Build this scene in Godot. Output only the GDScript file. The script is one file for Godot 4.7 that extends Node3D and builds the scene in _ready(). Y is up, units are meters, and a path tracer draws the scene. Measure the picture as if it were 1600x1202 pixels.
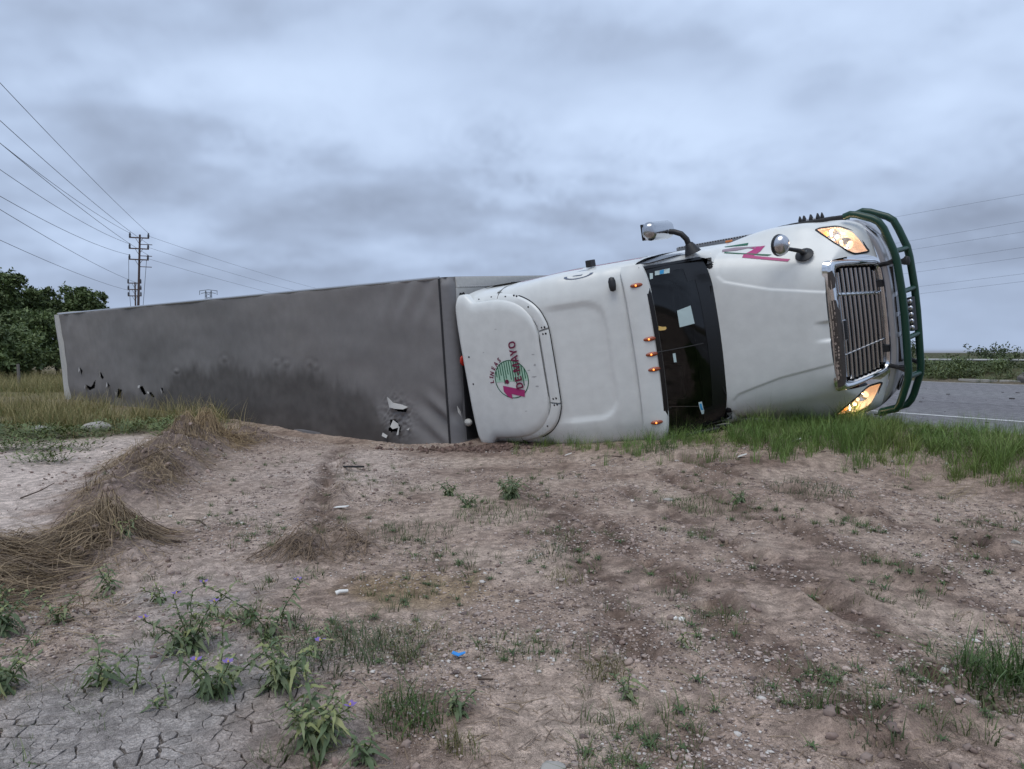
extends Node3D
# An articulated lorry lying on its side on a dirt verge beside a road under an overcast sky.

var taken := {}
var M := {}
var rng := RandomNumberGenerator.new()
var n_low := FastNoiseLite.new()
var n_mid := FastNoiseLite.new()
var n_fine := FastNoiseLite.new()
var n_grit := FastNoiseLite.new()

# ------------------------------------------------------------------ mesh builder
class Mb:
	var v := PackedVector3Array()
	var n := PackedVector3Array()
	var c := PackedColorArray()
	var uv := PackedVector2Array()
	var ix := PackedInt32Array()
	var col := Color(1, 1, 1)
	func vert(p: Vector3) -> int:
		v.append(p)
		c.append(col)
		return v.size() - 1
	func face(a: int, b: int, d: int):       # counter-clockwise seen from outside
		ix.append(a)
		ix.append(d)
		ix.append(b)
	func tri(a: Vector3, b: Vector3, d: Vector3):
		var i := vert(a)
		vert(b)
		vert(d)
		face(i, i + 1, i + 2)
	func quad(a: Vector3, b: Vector3, d: Vector3, e: Vector3):
		var i := vert(a)
		vert(b)
		vert(d)
		vert(e)
		face(i, i + 1, i + 2)
		face(i, i + 2, i + 3)
	func grid(rows: Array, flip := false, skip = null):
		var base := v.size()
		var nv: int = rows[0].size()
		for r in rows:
			for p in r:
				vert(p)
		for i in rows.size() - 1:
			for j in nv - 1:
				if skip != null and skip.call((rows[i][j] + rows[i + 1][j + 1]) * 0.5):
					continue
				var a := base + i * nv + j
				var b := a + nv
				if flip:
					face(a, a + 1, b + 1)
					face(a, b + 1, b)
				else:
					face(a, b + 1, a + 1)
					face(a, b, b + 1)
	func fan(ring: PackedVector3Array, top: Vector3):
		var base := v.size()
		for p in ring:
			vert(p)
		var t := vert(top)
		for i in ring.size():
			face(base + i, base + (i + 1) % ring.size(), t)
	func tube(pts: Array, r0: float, r1 := -1.0, sides := 8, caps := true):
		if r1 < 0.0:
			r1 = r0
		var rows := []
		var up := Vector3.UP
		for i in pts.size():
			var t: Vector3 = (pts[mini(i + 1, pts.size() - 1)] - pts[maxi(i - 1, 0)]).normalized()
			if absf(t.dot(up)) > 0.95:
				up = Vector3(1, 0, 0) if absf(t.x) < 0.9 else Vector3(0, 0, 1)
			var s := t.cross(up).normalized()
			up = s.cross(t).normalized()
			var r := lerpf(r0, r1, float(i) / maxf(1.0, pts.size() - 1))
			var row := PackedVector3Array()
			for k in sides + 1:
				var a := TAU * k / sides
				row.append(pts[i] + (s * cos(a) + up * sin(a)) * r)
			rows.append(row)
		var base := v.size()
		for r in rows:
			for k in sides:
				vert(r[k])
		for i in rows.size() - 1:
			for k in sides:
				var a := base + i * sides + k
				var b := base + i * sides + (k + 1) % sides
				face(a, b + sides, b)
				face(a, a + sides, b + sides)
		if caps:
			fan(rows[0].slice(0, sides), pts[0])
			var r1a: PackedVector3Array = rows[-1].slice(0, sides)
			r1a.reverse()
			fan(r1a, pts[-1])
	func box(ce: Vector3, size: Vector3, bs := Basis.IDENTITY, bev := 0.0):
		var h := size * 0.5
		if bev <= 0.0:
			for ax in 3:
				for sg in [-1.0, 1.0]:
					var u := Vector3.ZERO
					var w := Vector3.ZERO
					var q := Vector3.ZERO
					q[ax] = h[ax] * sg
					u[(ax + 1) % 3] = h[(ax + 1) % 3]
					w[(ax + 2) % 3] = h[(ax + 2) % 3] * sg
					quad(ce + bs * (q - u - w), ce + bs * (q + u - w), ce + bs * (q + u + w), ce + bs * (q - u + w))
		else:
			# rounded box: a sphere-ish grid pushed out to the corners
			var k := h - Vector3.ONE * bev
			var ns := 12
			var nr := 9
			var rows := []
			for i in nr:
				var la := -PI / 2 + PI * i / (nr - 1)
				var row := PackedVector3Array()
				for j in ns + 1:
					var lo := TAU * (j + 0.5) / ns
					var dd := Vector3(cos(la) * cos(lo), sin(la), cos(la) * sin(lo))
					var sg := Vector3(signf(dd.x), 1.0 if i > nr / 2 else -1.0, signf(dd.z))
					row.append(ce + bs * (Vector3(k.x * sg.x, k.y * sg.y, k.z * sg.z) + dd * bev))
				rows.append(row)
			grid(rows, true)
			var top := PackedVector3Array()
			for sgn in [1.0, -1.0]:
				var a := Vector3(k.x, h.y * sgn, k.z)
				var b := Vector3(-k.x, h.y * sgn, k.z)
				var d := Vector3(-k.x, h.y * sgn, -k.z)
				var e := Vector3(k.x, h.y * sgn, -k.z)
				if sgn > 0:
					quad(ce + bs * a, ce + bs * e, ce + bs * d, ce + bs * b)
				else:
					quad(ce + bs * a, ce + bs * b, ce + bs * d, ce + bs * e)
	func lathe(prof: Array, ce: Vector3, axis: Vector3, sides := 24):
		var t := axis.normalized()
		var s := t.cross(Vector3.UP if absf(t.y) < 0.9 else Vector3.RIGHT).normalized()
		var u := s.cross(t)
		var rows := []
		for p in prof:
			var row := PackedVector3Array()
			for k in sides + 1:
				var a := TAU * k / sides
				row.append(ce + t * p.y + (s * cos(a) + u * sin(a)) * p.x)
			rows.append(row)
		grid(rows)
	func ribbon(pts: Array, w0: float, w1: float, side: Vector3):
		var base := v.size()
		for i in pts.size():
			var w := lerpf(w0, w1, float(i) / (pts.size() - 1)) * 0.5
			vert(pts[i] - side * w)
			vert(pts[i] + side * w)
		for i in pts.size() - 1:
			var a := base + 2 * i
			face(a, a + 1, a + 3)
			face(a, a + 3, a + 2)
	func thick(poly: PackedVector2Array, f: Callable, t: float):   # flat outline given a thickness; f turns (x, y, height) into a point
		var tr := Geometry2D.triangulate_polygon(poly)
		for k in range(0, tr.size(), 3):
			var a: Vector2 = poly[tr[k]]
			var b: Vector2 = poly[tr[k + 1]]
			var d: Vector2 = poly[tr[k + 2]]
			tri(f.call(a, t), f.call(b, t), f.call(d, t))
			tri(f.call(d, 0.0), f.call(b, 0.0), f.call(a, 0.0))
		for i in poly.size():
			var a := poly[i]
			var b := poly[(i + 1) % poly.size()]
			quad(f.call(a, 0.0), f.call(b, 0.0), f.call(b, t), f.call(a, t))
	func mesh() -> ArrayMesh:
		n.resize(v.size())
		n.fill(Vector3.ZERO)
		for k in range(0, ix.size(), 3):
			var a := ix[k]
			var b := ix[k + 2]
			var d := ix[k + 1]
			var fn := (v[b] - v[a]).cross(v[d] - v[a])
			n[a] += fn
			n[b] += fn
			n[d] += fn
		for i in n.size():
			n[i] = n[i].normalized() if n[i].length_squared() > 1e-20 else Vector3.UP
		var arr := []
		arr.resize(Mesh.ARRAY_MAX)
		arr[Mesh.ARRAY_VERTEX] = v
		arr[Mesh.ARRAY_NORMAL] = n
		arr[Mesh.ARRAY_COLOR] = c
		arr[Mesh.ARRAY_INDEX] = ix
		if uv.size() == v.size():
			arr[Mesh.ARRAY_TEX_UV] = uv
		var m := ArrayMesh.new()
		m.add_surface_from_arrays(Mesh.PRIMITIVE_TRIANGLES, arr)
		return m

# ------------------------------------------------------------------ nodes
func numbered(called: String, parent: Node) -> String:
	var key := str(parent.get_instance_id()) + called
	var k: int = taken.get(key, -1) + 1
	taken[key] = k
	return called if k == 0 else "%s_%03d" % [called, k]

func put(called: String, mesh: Mesh, m: Material, parent: Node = self) -> MeshInstance3D:
	var o := MeshInstance3D.new()
	o.name = numbered(called, parent)
	o.mesh = mesh
	o.material_override = m
	parent.add_child(o, true)
	return o

func obj(called: String, b: Mb, m: Material, parent: Node = self) -> MeshInstance3D:
	return put(called, b.mesh(), m, parent)

func tag(o: Node, label: String, category: String, group := "") -> Node:
	o.set_meta("label", label)
	o.set_meta("category", category)
	if group != "":
		o.set_meta("group", group)
	return o

func thing(called: String, label: String, category: String, at := Vector3.ZERO, group := "") -> Node3D:
	var o := Node3D.new()
	o.name = numbered(called, self)
	add_child(o, true)
	o.position = at
	tag(o, label, category, group)
	return o

func struct(o: Node) -> Node:
	o.set_meta("kind", "structure")
	return o

func stuff(o: Node, label := "", category := "") -> Node:
	o.set_meta("kind", "stuff")
	if label != "":
		tag(o, label, category)
	return o

func scatter(called: String, mesh: Mesh, m: Material, xf: Array, cols: Array, parent: Node = self) -> MultiMeshInstance3D:
	var mm := MultiMesh.new()
	mm.transform_format = MultiMesh.TRANSFORM_3D
	mm.use_colors = true
	mm.mesh = mesh
	mm.instance_count = xf.size()
	for i in xf.size():
		mm.set_instance_transform(i, xf[i])
		mm.set_instance_color(i, cols[i])
	var o := MultiMeshInstance3D.new()
	o.name = numbered(called, parent)
	o.multimesh = mm
	o.material_override = m
	parent.add_child(o, true)
	return o

# ------------------------------------------------------------------ materials
func lin(r: float, g: float, b: float) -> Color:
	return Color(r, g, b).linear_to_srgb()

func mat(called: String, col: Color, rough := 0.6, metal := 0.0) -> StandardMaterial3D:
	var m := StandardMaterial3D.new()
	m.resource_name = called
	m.albedo_color = col
	m.roughness = rough
	m.metallic = metal
	m.cull_mode = BaseMaterial3D.CULL_DISABLED
	M[called] = m
	return m

func vmat(called: String, rough := 0.9) -> StandardMaterial3D:
	var m := mat(called, Color.WHITE, rough)
	m.vertex_color_use_as_albedo = true
	return m

func noise_img(fr: float, kind: int, octaves: int, size: int, seed_: int) -> PackedByteArray:
	var f := FastNoiseLite.new()
	f.seed = seed_
	f.noise_type = kind
	f.frequency = fr
	f.fractal_octaves = octaves
	if kind == FastNoiseLite.TYPE_CELLULAR:
		f.cellular_return_type = FastNoiseLite.RETURN_DISTANCE
		f.fractal_type = FastNoiseLite.FRACTAL_NONE
	var im := f.get_seamless_image(size, size)
	im.convert(Image.FORMAT_L8)
	return im.get_data()

func tex_from(d: PackedByteArray, size: int) -> ImageTexture:
	var im := Image.create_from_data(size, size, false, Image.FORMAT_L8, d)
	im.convert(Image.FORMAT_RGB8)
	return ImageTexture.create_from_image(im)

func norm_from(d: PackedByteArray, size: int, k: float) -> ImageTexture:
	var im := Image.create_from_data(size, size, false, Image.FORMAT_L8, d)
	im.convert(Image.FORMAT_RGB8)
	im.bump_map_to_normal_map(k)
	return ImageTexture.create_from_image(im)

func make_materials():
	var sz := 1024
	# soil: fine grain, small stones and blotches
	var a := noise_img(0.012, FastNoiseLite.TYPE_SIMPLEX_SMOOTH, 5, sz, 3)
	var b := noise_img(0.085, FastNoiseLite.TYPE_CELLULAR, 1, sz, 5)
	var b2 := noise_img(0.05, FastNoiseLite.TYPE_SIMPLEX, 3, sz, 12)
	for i in sz * sz:
		b2[i] = clampi((b2[i] - 128) * 3 + 60, 0, 190)
	var g := noise_img(0.25, FastNoiseLite.TYPE_SIMPLEX, 3, sz, 8)
	var al := PackedByteArray()
	var he := PackedByteArray()
	al.resize(sz * sz)
	he.resize(sz * sz)
	for i in sz * sz:
		var st: int = maxi(0, 105 - b[i]) if a[i] > 118 else 0
		al[i] = clampi(210 + ((a[i] - 128) >> 2) + ((g[i] - 128) >> 1) + (st * 3 >> 2) - (maxi(0, b2[i] - 110) / 3), 50, 255)
		he[i] = clampi(90 + (a[i] - 128) / 6 + (g[i] - 128) / 2 + st, 0, 255)
	var soil := vmat("soil", 0.95)
	soil.albedo_texture = tex_from(al, sz)
	soil.normal_enabled = true
	soil.normal_texture = norm_from(he, sz, 5.0)
	soil.normal_scale = 1.5
	soil.uv1_triplanar = true
	soil.uv1_world_triplanar = true
	soil.uv1_scale = Vector3.ONE * 0.62
	soil.metallic_specular = 0.25
	# asphalt
	var asp := vmat("asphalt", 0.8)
	asp.albedo_texture = soil.albedo_texture
	asp.normal_enabled = true
	asp.normal_texture = soil.normal_texture
	asp.normal_scale = 0.4
	asp.uv1_triplanar = true
	asp.uv1_world_triplanar = true
	asp.uv1_scale = Vector3.ONE * 0.45
	# lightly soiled paint
	for i in sz * sz:
		var q := a[i] - 128
		al[i] = clampi(244 + (q >> 4) - (maxi(0, g[i] - 200) >> 2), 0, 255)
	var grime := tex_from(al, sz)
	var w := mat("white_paint", lin(0.80, 0.82, 0.80), 0.33)
	w.albedo_texture = grime
	w.uv1_triplanar = true
	w.uv1_scale = Vector3.ONE * 0.35
	w.clearcoat_enabled = true
	w.clearcoat = 0.25
	w.clearcoat_roughness = 0.2
	# worn grey sheet of the trailer
	for i in sz * sz:
		al[i] = clampi(232 + ((a[i] - 128) >> 4) + ((g[i] - 128) >> 5), 0, 255)
	var grey_tex := tex_from(al, sz)
	var t := vmat("trailer_skin", 0.72)
	t.albedo_texture = grey_tex
	t.uv1_triplanar = true
	t.uv1_scale = Vector3.ONE * 0.23
	t.metallic_specular = 0.35
	var gp := mat("grey_panel", lin(0.23, 0.225, 0.23), 0.6)
	gp.albedo_texture = grey_tex
	gp.uv1_triplanar = true
	gp.uv1_scale = Vector3.ONE * 0.7
	var pf := mat("pale_frame", lin(0.62, 0.61, 0.58), 0.6)
	pf.albedo_texture = grey_tex
	pf.uv1_triplanar = true
	mat("galvanised", lin(0.42, 0.43, 0.45), 0.42, 0.7)
	mat("torn_sheet", lin(0.42, 0.41, 0.39), 0.6)
	mat("mirror_chrome", lin(0.5, 0.51, 0.53), 0.2, 1.0)
	mat("scuff", lin(0.42, 0.42, 0.415), 0.6)
	mat("void", lin(0.006, 0.006, 0.007), 0.9)
	mat("black_plastic", lin(0.018, 0.018, 0.02), 0.5)
	mat("black_trim", lin(0.008, 0.008, 0.009), 0.25)
	mat("interior", lin(0.012, 0.012, 0.013), 0.8)
	mat("rubber", lin(0.02, 0.02, 0.021), 0.85)
	mat("chrome", lin(0.78, 0.79, 0.8), 0.1, 1.0)
	mat("dull_chrome", lin(0.6, 0.6, 0.62), 0.24, 1.0)
	mat("bar_chrome", lin(0.5, 0.495, 0.5), 0.22, 1.0)
	mat("steel", lin(0.5, 0.5, 0.52), 0.32, 0.55)
	mat("dark_brown", lin(0.075, 0.062, 0.055), 0.5, 0.35)
	mat("green_paint", lin(0.005, 0.042, 0.024), 0.36)
	mat("magenta", lin(0.42, 0.03, 0.17), 0.4)
	mat("maroon", lin(0.16, 0.008, 0.05), 0.4)
	mat("decal_green", lin(0.012, 0.12, 0.06), 0.4)
	mat("decal_grey", lin(0.28, 0.2, 0.24), 0.4)
	mat("mint", lin(0.42, 0.64, 0.5), 0.4)
	mat("decal_blue", lin(0.06, 0.09, 0.16), 0.4)
	mat("red_lens", lin(0.6, 0.03, 0.015), 0.2)
	var am := mat("amber_lens", lin(0.3, 0.05, 0.006), 0.12)
	am.clearcoat_enabled = true
	var ab := mat("amber_bulb", lin(0.9, 0.5, 0.15), 0.3)
	ab.emission_enabled = true
	ab.emission = Color(1.0, 0.55, 0.2)
	ab.emission_energy_multiplier = 2.2
	var hb := mat("warm_bulb", lin(0.9, 0.7, 0.4), 0.3)
	hb.emission_enabled = true
	hb.emission = Color(1.0, 0.86, 0.66)
	hb.emission_energy_multiplier = 1.5
	var ro := mat("reflector_lit", lin(0.8, 0.72, 0.62), 0.5, 0.2)
	ro.emission_enabled = true
	ro.emission = Color(0.98, 0.68, 0.44)
	ro.emission_energy_multiplier = 0.36
	var gl := mat("clear_lens", Color(1, 1, 1, 0.1), 0.03)
	gl.transparency = BaseMaterial3D.TRANSPARENCY_ALPHA
	var ws := mat("tinted_glass", Color(0.008, 0.01, 0.012, 0.62), 0.03)
	ws.transparency = BaseMaterial3D.TRANSPARENCY_ALPHA
	mat("paper", lin(0.5, 0.62, 0.62), 0.8)
	mat("cyan_print", lin(0.03, 0.3, 0.6), 0.6)
	mat("oblong_yellow", lin(0.75, 0.5, 0.16), 0.5)
	vmat("straw", 0.85)
	var lf := vmat("leaf", 0.6)
	lf.backlight_enabled = true
	lf.backlight = Color(0.25, 0.3, 0.12)
	var gr := vmat("grass", 0.65)
	gr.backlight_enabled = true
	gr.backlight = Color(0.25, 0.3, 0.12)
	mat("violet", lin(0.19, 0.12, 0.36), 0.6)
	mat("yellow", lin(0.7, 0.5, 0.05), 0.6)
	vmat("stone", 0.9)
	vmat("bark", 0.95)
	mat("pole_wood", lin(0.09, 0.06, 0.055), 0.85)
	mat("wire", lin(0.09, 0.10, 0.12), 0.6)
	mat("insulator", lin(0.05, 0.05, 0.06), 0.3)
	mat("lattice", lin(0.16, 0.18, 0.21), 0.6)
	mat("road_paint", lin(0.62, 0.62, 0.6), 0.7)
	mat("rail", lin(0.5, 0.5, 0.49), 0.5)
	mat("concrete", lin(0.36, 0.34, 0.31), 0.9)
	mat("dirty_concrete", lin(0.17, 0.155, 0.14), 0.9)
	mat("orange_lens", lin(0.62, 0.2, 0.05), 0.25)
	mat("blue_plastic", lin(0.02, 0.26, 0.7), 0.4)
	mat("white_plastic", lin(0.75, 0.74, 0.7), 0.5)
	mat("twig", lin(0.09, 0.065, 0.05), 0.9)

# ------------------------------------------------------------------ terrain
var ruts := []
const MOUNDS := [   # x, z, length, width, turn, height
	[-4.95, -11.5, 0.42, 0.4, 0.3, 0.30], [-4.5, -10.95, 0.45, 0.38, 0.3, 0.36], [-4.05, -11.35, 0.4, 0.26, 0.1, 0.24], [-4.65, -10.35, 0.5, 0.4, 1.2, 0.26], [-4.5, -9.7, 0.9, 0.6, 1.4, 0.34], [-4.1, -8.2, 0.9, 0.55, 1.3, 0.28], [-3.8, -7.0, 0.6, 0.45, 1.2, 0.22],
	[-3.05, -5.25, 0.55, 0.36, 0.9, 0.26], [-3.35, -4.55, 0.6, 0.35, 1.0, 0.16], [-2.6, -4.75, 0.55, 0.4, 0.4, 0.10], [-1.35, -5.25, 0.42, 0.24, -0.6, 0.13],
	[-1.75, -7.2, 0.5, 0.25, -0.9, 0.11], [-2.1, -8.6, 0.5, 0.3, -1.0, 0.10], [-1.25, -3.75, 0.32, 0.16, 0.1, 0.035], [-2.5, -3.6, 0.4, 0.5, 0.1, 0.07], [-0.85, -3.1, 0.5, 0.3, 0.2, 0.04]]

func pan(x: float, z: float) -> float:      # the dried mud puddle
	var a := Vector2((x + 1.5) / 0.86, (z + 2.75) / 0.95).length()
	var b := Vector2((x + 1.85) / 0.42, (z + 4.3) / 0.55).length()
	return clampf(1.25 - minf(a, b) + n_mid.get_noise_2d(x * 1.2, z * 1.2) * 0.35, 0.0, 1.0)

func cracked(x: float, z: float) -> float:
	var a := Vector2((x + 1.42) / 0.72, (z + 2.55) / 0.72).length()
	return 1.0 - smoothstep(0.86, 1.06, a + n_mid.get_noise_2d(x * 2.0, z * 2.0) * 0.22)

func sx(x: float, z: float) -> float:
	return 0.85 * x - 0.53 * z

func rise(x: float, z: float) -> float:
	var s := sx(x, z)
	var u := -0.53 * x - 0.85 * z
	var early := smoothstep(4.9, 9.0, s)
	var late := smoothstep(7.2, 9.9, s)
	var h := lerpf(late, early, smoothstep(3.5, 6.5, u)) * 0.45
	if s > 9.9 and s < 25.2:
		h -= 0.03 * smoothstep(9.9, 10.2, s) * (1.0 - smoothstep(24.9, 25.2, s))
	h += 0.42 * smoothstep(25.2, 27.6, s) - 0.75 * smoothstep(29.0, 40.0, s)
	return h

func hgt(x: float, z: float) -> float:
	var h := rise(x, z)
	var s := sx(x, z)
	var off := 1.0 - smoothstep(9.5, 9.9, s) * (1.0 - smoothstep(25.3, 25.8, s))
	var d := Vector2(x, z).length()
	if d < 60.0:
		var rough := 1.0 - 0.8 * pan(x, z) if d < 7.0 else 1.0
		h += off * rough * (n_low.get_noise_2d(x, z) * 0.05 + n_mid.get_noise_2d(x, z) * 0.02)
		if d < 16.0:
			var f := n_fine.get_noise_2d(x, z)
			h += off * rough * (f * 0.0045 + absf(n_grit.get_noise_2d(x, z)) * 0.011)
			for m in MOUNDS:
				var q := Vector2(x - m[0], z - m[1])
				if absf(q.x) > 2.2 or absf(q.y) > 2.2:
					continue
				q = q.rotated(-m[4])
				var e: float = q.x * q.x / (m[2] * m[2]) + q.y * q.y / (m[3] * m[3])
				if e < 4.0:
					h += m[5] * exp(-e * 1.3) * (0.95 + 0.16 * n_fine.get_noise_2d(x * 1.2 + 9.0, z * 1.2) + 0.7 * n_mid.get_noise_2d(x * 1.1 + 3.0, z * 1.1)) + 0.03 * f * exp(-e)
			for r in ruts:
				for i in r.size() - 1:
					var a: Vector3 = r[i]
					if absf(x - a.x) > 2.6 or absf(z - a.y) > 2.6:
						continue
					var b: Vector3 = r[i + 1]
					var pp := Vector2(x, z)
					var cp := Geometry2D.get_closest_point_to_segment(pp, Vector2(a.x, a.y), Vector2(b.x, b.y))
					var dd := pp.distance_to(cp)
					if dd < 0.6:
						h += 2.4 * a.z * (exp(-dd * dd / 0.006) * -1.0 + 0.7 * exp(-(dd - 0.16) * (dd - 0.16) / 0.005)) * (0.6 + 0.9 * n_mid.get_noise_2d(x * 1.3, z * 1.3 + 5.0))
						break
			h -= 0.022 * cracked(x, z)
			# dug-in strip along the lower edge of the trailer
			h -= 0.15 * exp(-pow((x + 3.2) / 1.7, 2.0) - pow((z + 12.5 - (x + 2.9) * 0.85) / 0.7, 2.0))
	return h

func soil_col(x: float, z: float) -> Color:
	var a := n_low.get_noise_2d(x * 1.6 + 40.0, z * 1.6)
	var b := n_mid.get_noise_2d(x * 0.8, z * 0.8 + 30.0)
	var f := n_fine.get_noise_2d(x * 0.9 + 3.0, z * 0.9)
	var c := Color(0.52, 0.395, 0.32)
	c = c.lerp(Color(0.66, 0.525, 0.43), clampf(0.28 + a * 1.6 + b * 0.7, 0.0, 1.0) * 0.75)
	c = c.lerp(Color(0.21, 0.146, 0.115), clampf(-0.06 - b * 1.3 - f * 0.35 - a * 0.5, 0.0, 1.0) * 0.8)
	var d := Vector2(x, z).length()
	if d < 20.0:
		c = c.lerp(Color(0.47, 0.43, 0.405) * (1.0 + 0.06 * f + 0.12 * b), clampf(pan(x, z) * 1.3, 0.0, 1.0) * 0.92)
		# pale bare track on the left, and the paler sand in front of the trailer
		var edge := x - lerpf(-3.45, -5.6, clampf((-z - 4.6) / 7.0, 0.0, 1.3)) + n_mid.get_noise_2d(x, z) * 0.5
		var pale := (1.0 - smoothstep(-0.35, 0.1, edge)) * (1.0 - smoothstep(11.8, 13.0, -z + n_mid.get_noise_2d(x * 0.7, z * 0.7)))
		c = c.lerp(Color(0.84, 0.705, 0.62) * (1.0 + 0.12 * a + 0.03 * f), pale * 0.95)
		var tk := Geometry2D.get_closest_point_to_segment(Vector2(x, z), Vector2(-1.95, -4.6), Vector2(-3.1, -10.8)).distance_to(Vector2(x, z))
		c = c.lerp(Color(0.61, 0.485, 0.41), clampf((1.0 - smoothstep(0.2, 0.75, tk + b * 0.5)) * (0.75 + a), 0.0, 0.85))
		var sand := exp(-pow((x + 2.0) / 1.0, 2.0) - pow((z + 9.0) / 1.7, 2.0))
		c = c.lerp(Color(0.74, 0.61, 0.53), clampf(sand * (1.0 + b), 0.0, 0.85))
		var tan := Vector2((x + 0.5 + 0.1 * a) / 0.55, (z + 4.38) / 0.4).length() + b * 0.4
		c = c.lerp(Color(0.40, 0.29, 0.16), (1.0 - smoothstep(0.45, 1.15, tan + f * 0.3)) * 0.6)
		var turned := exp(-pow((x + 0.5) / 0.8, 2.0) - pow((z + 10.75) / 0.4, 2.0))
		c = c.lerp(Color(0.17, 0.11, 0.09), clampf(turned * 1.2, 0.0, 0.9))
		for m in MOUNDS:
			if m[5] < 0.15:
				continue
			var q := Vector2(x - m[0], z - m[1]).rotated(-m[4])
			var e: float = q.x * q.x / (m[2] * m[2]) + q.y * q.y / (m[3] * m[3])
			if e < 4.0:
				c = c.lerp(Color(0.26, 0.20, 0.175) * (1.0 + 0.3 * f), clampf(exp(-e * 0.9) * 1.2, 0.0, 0.9))
	if d < 12.0:
		for r in ruts:
			for i in r.size() - 1:
				var ra: Vector3 = r[i]
				var rb: Vector3 = r[i + 1]
				if absf(x - ra.x) > 2.0 or absf(z - ra.y) > 2.0:
					continue
				var cp := Geometry2D.get_closest_point_to_segment(Vector2(x, z), Vector2(ra.x, ra.y), Vector2(rb.x, rb.y))
				var dd := cp.distance_to(Vector2(x, z))
				c = c.lerp(Color(0.18, 0.125, 0.10), exp(-dd * dd / 0.028) * clampf(0.65 + 1.3 * n_fine.get_noise_2d(x * 0.7, z * 0.7 + 4.0), 0.0, 0.85))
		c *= 1.0 + 0.34 * n_fine.get_noise_2d(x * 2.6, z * 2.6) * (1.0 - 0.8 * pan(x, z))
	var s := sx(x, z)
	c = c.lerp(Color(0.2, 0.165, 0.13), smoothstep(8.2, 9.2, s) * 0.7)
	if d > 12.0:
		var fieldc := Color(0.30, 0.26, 0.14).lerp(Color(0.46, 0.38, 0.29), clampf(0.4 + 1.5 * n_low.get_noise_2d(x * 0.4, z * 0.4), 0.0, 1.0))
		c = c.lerp(fieldc, smoothstep(12.5, 16.0, d) * smoothstep(-4.5, -7.5, x))
		c = c.lerp(Color(0.15, 0.15, 0.08), smoothstep(24.9, 25.6, s))
	return c

func spread(a: float, b: float, fine0: float, fine1: float, step: float, grow: float) -> PackedFloat32Array:
	var out := PackedFloat32Array()
	var left := []
	var p := fine0
	var st := step
	while p > a:
		st *= grow
		p -= st
		left.append(p)
	left.reverse()
	for q in left:
		out.append(q)
	p = fine0
	while p < fine1:
		out.append(p)
		p += step
	st = step
	while p < b:
		out.append(p)
		st *= grow
		p += st
	out.append(b)
	return out

func make_ground():
	var xs := spread(-900, 900, -5.6, 6.4, 0.03, 1.13)
	var zs := PackedFloat32Array()
	var z := 60.0
	while z > -1.6:
		zs.append(z)
		z -= maxf(0.12, (z + 2.6) * 0.25)
	z = -1.6
	while z > -900.0:
		zs.append(z)
		var st := 0.017 * maxf(1.0, -z / 3.0)
		if z < -13.0:
			st *= pow(1.045, (-z - 13.0) / 0.35) if z > -22.0 else 12.0
		z -= minf(st, 60.0)
	var b := Mb.new()
	var nx := xs.size()
	b.v.resize(nx * zs.size())
	b.c.resize(nx * zs.size())
	var i := 0
	for zz in zs:
		for xx in xs:
			b.v[i] = Vector3(xx, hgt(xx, zz), zz)
			b.c[i] = soil_col(xx, zz)
			i += 1
	b.ix.resize((nx - 1) * (zs.size() - 1) * 6)
	var k := 0
	for r in zs.size() - 1:
		for q in nx - 1:
			var a := r * nx + q
			var d := a + nx
			b.ix[k] = a
			b.ix[k + 1] = d
			b.ix[k + 2] = d + 1
			b.ix[k + 3] = a
			b.ix[k + 4] = d + 1
			b.ix[k + 5] = a + 1
			k += 6
	return struct(obj("ground", b, M.soil))

func su(s: float, u: float, y: float) -> Vector3:   # road frame: s across (to the right), u along (away)
	return Vector3(0.85 * s - 0.53 * u, y, -0.53 * s - 0.85 * u) / (0.85 * 0.85 + 0.53 * 0.53)

func road_strip(s0: float, s1: float, u0: float, u1: float, y: float, n_u: int, b: Mb):
	var rows := []
	for i in n_u + 1:
		var u := lerpf(u0, u1, float(i) / n_u)
		var row := PackedVector3Array()
		for j in 5:
			row.append(su(lerpf(s0, s1, j / 4.0), u, y))
		rows.append(row)
	b.grid(rows, true)

# ------------------------------------------------------------------ lofts
func cr(a: Vector3, b: Vector3, c: Vector3, d: Vector3, t: float) -> Vector3:
	return 0.5 * (2.0 * b + (c - a) * t + (2.0 * a - 5.0 * b + 4.0 * c - d) * t * t + (3.0 * b - a - 3.0 * c + d) * t * t * t)

func smooth_line(p: Array, n: int) -> PackedVector3Array:
	var out := PackedVector3Array()
	var m := p.size()
	for i in n + 1:
		var s := float(i) / n * (m - 1)
		var k := mini(int(s), m - 2)
		out.append(cr(p[maxi(k - 1, 0)], p[k], p[k + 1], p[mini(k + 2, m - 1)], s - k))
	return out

func loft(h: Array, nu: int, nv: int) -> Array:
	var rows := []
	for r in h:
		rows.append(smooth_line(r, nv))
	var out := []
	for i in nu + 1:
		out.append(PackedVector3Array())
	for j in nv + 1:
		var colm := []
		for r in rows:
			colm.append(r[j])
		var line := smooth_line(colm, nu)
		for i in nu + 1:
			out[i].append(line[i])
	return out

func mirrored(g: Array) -> Array:      # half a body (y >= 0) to a whole one
	var out := []
	for r in g:
		var row := PackedVector3Array()
		for j in range(r.size() - 1, 0, -1):
			row.append(Vector3(r[j].x, -r[j].y, r[j].z))
		row.append_array(r)
		out.append(row)
	return out

func V(x: float, y: float, z: float) -> Vector3:
	return Vector3(x, y, z)

func pts3(a: Array) -> Array:
	var out := []
	for i in range(0, a.size(), 3):
		out.append(Vector3(a[i], a[i + 1], a[i + 2]))
	return out

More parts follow.
